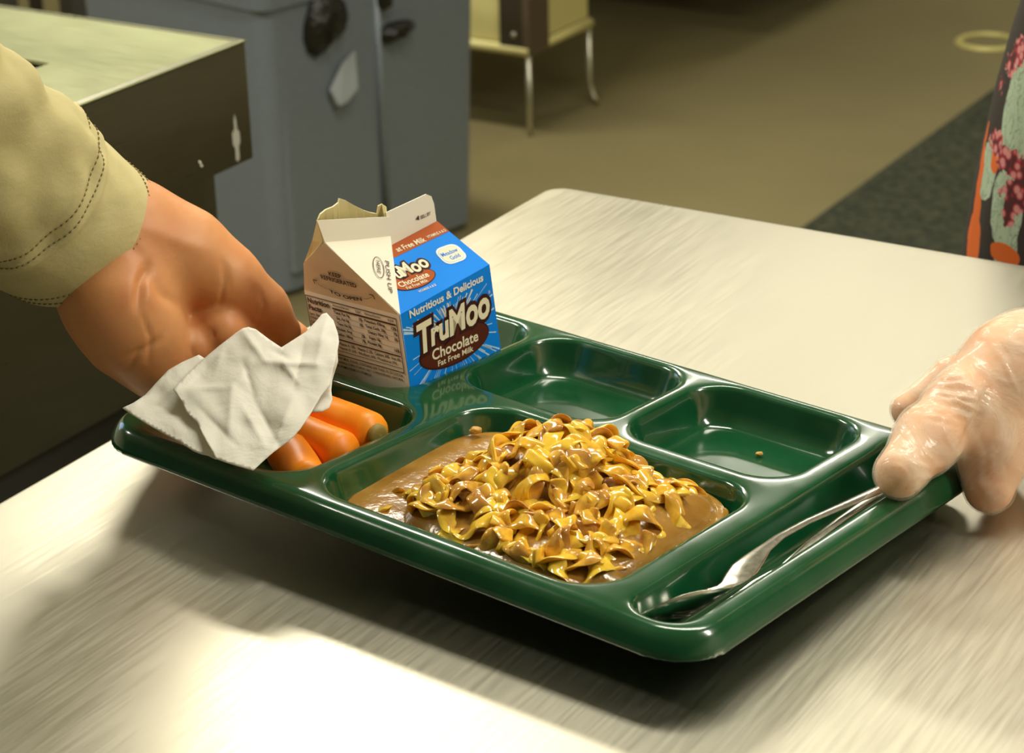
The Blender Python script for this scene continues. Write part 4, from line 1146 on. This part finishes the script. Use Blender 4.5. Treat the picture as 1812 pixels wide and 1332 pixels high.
nv = len(V); tri = [list(f) for f in Fq]
b_o = np_mesh('body', V, Fq, M_skin2, sp)
bm = bmesh.new(); bm.from_mesh(b_o.data)
nb = [bm.verts.new(v) for v in bx.v]
for f in bx.f:
    try: fc = bm.faces.new([nb[i] for i in f]); fc.smooth = True
    except ValueError: pass
bm.to_mesh(b_o.data); bm.free()
for sx in (-.085, .085):
    mb = MB(); mb.box((.46+sx, .08, 0), (.54+sx, .33, .09), None, .03); mb.build('shoe', M_dark, sp, True)
# glove: loose transparent skin over hand and wrist
f0 = groups_fn(hgroups)
def glove_fn(P):
    w = np.sin(P[:, 0]*260+P[:, 2]*150+2.4*np.sin(P[:, 1]*90))*np.sin(P[:, 1]*210+P[:, 2]*125+2*np.sin(P[:, 0]*70))
    return f0(P)-.0011-.0003*w
lo, hi = bounds(hand)
V, Fq = sdf_mesh(glove_fn, lo, hi, .0012)
wr_lines = []
for k, (xa, ya, xb, yb) in enumerate(((1662, 668, 1712, 662), (1668, 682, 1722, 684), (1662, 694, 1730, 706), (1655, 708, 1722, 722), (1650, 722, 1716, 740), (1640, 736, 1700, 748), (1672, 700, 1738, 728))):
    wr_lines.append((((xa, ya), ((xa+xb)/2, (ya+yb)/2+(-1)**k*4), (xb, yb)), 3.2, -1.3)); wr_lines.append((((xa+4, ya+7), (xb+3, yb+8)), 3.2, .6))
wr_lines += [(((1578, 822), (1595, 826), (1604, 838)), 4, -.8), (((1610, 815), (1640, 828), (1672, 824)), 3.5, -.9), (((1636, 798), (1648, 812), (1662, 832)), 3.5, -.7),
    (((1665, 740), (1675, 775), (1690, 800)), 3.5, -.6), (((1600, 850), (1630, 846), (1655, 842)), 4, -.6), (((1750, 605), (1775, 640), (1800, 690)), 4, -.8), (((1765, 600), (1790, 640)), 3.5, .6),
    (((1590, 800), (1620, 790)), 4, .5), (((1630, 720), (1660, 700)), 4, -.5), (((1730, 760), (1745, 800), (1742, 850)), 7, .6), (((1745, 690), (1734, 730), (1700, 795)), 7, 2.2)]
V = crease(V, glove_fn, wr_lines)
np_mesh('disposable_glove', V, Fq, M_glove, sp)

# dress
M_dress = mat('floral_fabric', (.040, .028, .020), .75)
def dress_mask(pts_r, scale=60, stretch=(1, 1, 1), amp=.02):
    """patches at given body positions, ragged edges"""
    m = M_dress
    tc = nd(m, 'ShaderNodeTexCoord'); nz = nd(m, 'ShaderNodeTexNoise'); nz.inputs['Scale'].default_value = scale
    mp = nd(m, 'ShaderNodeMapping'); mp.inputs['Scale'].default_value = stretch
    ln(m, tc.outputs['Object'], mp.inputs[0]); ln(m, mp.outputs[0], nz.inputs['Vector'])
    sb = nd(m, 'ShaderNodeVectorMath', operation='SUBTRACT'); ln(m, nz.outputs['Color'], sb.inputs[0]); sb.inputs[1].default_value = (.5, .5, .5)
    sc = nd(m, 'ShaderNodeVectorMath', operation='SCALE'); ln(m, sb.outputs[0], sc.inputs[0]); sc.inputs['Scale'].default_value = amp
    ad = nd(m, 'ShaderNodeVectorMath', operation='ADD'); ln(m, tc.outputs['Object'], ad.inputs[0]); ln(m, sc.outputs[0], ad.inputs[1])
    tot = None
    for p, (rx, rz_) in pts_r:
        s1 = nd(m, 'ShaderNodeVectorMath', operation='SUBTRACT'); ln(m, ad.outputs[0], s1.inputs[0]); s1.inputs[1].default_value = p
        s2 = nd(m, 'ShaderNodeVectorMath', operation='MULTIPLY'); ln(m, s1.outputs[0], s2.inputs[0]); s2.inputs[1].default_value = (.9/rx, .35/rx, 1/rz_)
        l_ = nd(m, 'ShaderNodeVectorMath', operation='LENGTH'); ln(m, s2.outputs[0], l_.inputs[0])
        lt_ = nd(m, 'ShaderNodeMath', operation='LESS_THAN'); ln(m, l_.outputs['Value'], lt_.inputs[0]); lt_.inputs[1].default_value = 1
        if tot is None: tot = lt_.outputs[0]
        else:
            mx_ = nd(m, 'ShaderNodeMath', operation='MAXIMUM'); ln(m, tot, mx_.inputs[0]); ln(m, lt_.outputs[0], mx_.inputs[1]); tot = mx_.outputs[0]
    return tot
# points on the dress surface that face the camera side
dd = 1.60
ZS = [.42, .8, .855, .886, .956, 1.011, 1.08, 1.2, 1.34, 1.41]; XS = [.225, .230, .2345, .2385, .250, .2615, .280, .31, .33, .42]
def P(x, y):
    for k in range(600):
        p = at(x, y, 1.3+k*.001); l_ = float(np.interp(p.z, ZS, XS)); rx = .51-l_
        if ((p.x-.51)/rx)**2+((p.y-.19)/.13)**2 <= 1: return tuple(p)
    q = min((at(x, y, 1.3+k*.002) for k in range(300)), key=lambda p: ((p.x-.51)/(.51-float(np.interp(p.z, ZS, XS))))**2+((p.y-.19)/.13)**2)
    return tuple(q)
pink = dress_mask([(P(1806, 90), (.007, .010)), (P(1790, 115), (.006, .007)), (P(1773, 150), (.003, .006)), (P(1765, 250), (.007, .008)), (P(1778, 272), (.008, .008)), (P(1795, 290), (.009, .009)), (P(1808, 310), (.008, .008)), (P(1800, 345), (.012, .010)), (P(1790, 370), (.006, .012))], 160, amp=.018)
mint = dress_mask([(P(1804, 190), (.013, .030)), (P(1797, 225), (.013, .024)), (P(1812, 150), (.012, .024)), (P(1750, 300), (.009, .022)), (P(1783, 370), (.013, .030)), (P(1780, 420), (.010, .024))], 70, (1, 1, .5), .012)
orng = dress_mask([(P(1732, 330), (.0035, .045)), (P(1722, 430), (.009, .022)), (P(1764, 283), (.005, .010)), (P(1780, 448), (.012, .008)), (P(1743, 250), (.0025, .02)), (P(1728, 380), (.005, .02))], 60, amp=.008)
vein = noise_node(M_dress, 130, 3, stretch=(1, 1, .3), dist=2.5); vr = ramp(M_dress, vein.outputs[0], [(.46, (.50, .62, .43)), (.49, (.16, .20, .15)), (.52, (.50, .62, .43))])
vor = nd(M_dress, 'ShaderNodeTexVoronoi'); vor.inputs['Scale'].default_value = 170
tc = nd(M_dress, 'ShaderNodeTexCoord'); ln(M_dress, tc.outputs['Object'], vor.inputs['Vector'])
pk = ramp(M_dress, vor.outputs['Distance'], [(.35, (.75, .30, .27)), (.55, (.45, .03, .05)), (.7, (.10, .02, .02))])
c_ = mixc(M_dress, mint, (.040, .028, .020), vr.outputs[0]); c_ = mixc(M_dress, orng, c_, (.80, .15, .015)); c_ = mixc(M_dress, pink, c_, pk.outputs[0])
ln(M_dress, c_, bsdf(M_dress).inputs['Base Color'])
NA = 96; vs = []; zs = [.42, .5, .6, .7, .78, .84, .88, .92, .96, 1.0, 1.04, 1.08, 1.12, 1.2, 1.28, 1.34, 1.38, 1.41]
for z in zs:
    # silhouette: hip wide at the counter, slimmer towards the waist
    left = np.interp(z, [.42, .8, .855, .886, .956, 1.011, 1.08, 1.2, 1.34, 1.41], [.225, .230, .2345, .2385, .250, .2615, .280, .31, .33, .42])
    rx = (.51-left); cx = left+rx
    for k in range(NA):
        an = 2*PI*k/NA; fold = 1+.012*math.sin(an*11+z*6)+.010*math.sin(an*5+z*17)
        if abs(an-PI) < .5: fold = 1+(fold-1)*.35
        vs.append((cx+rx*math.cos(an)*fold, .19+(.13 if z < 1.3 else .11)*math.sin(an)*fold, z))
fs = [(i*NA+k, i*NA+(k+1) % NA, (i+1)*NA+(k+1) % NA, (i+1)*NA+k) for i in range(len(zs)-1) for k in range(NA)]
dr_ = link_mesh('floral_dress', vs, fs, M_dress, sp)
s_ = dr_.modifiers.new('solid', 'SOLIDIFY'); s_.thickness = .002; s_.offset = -1
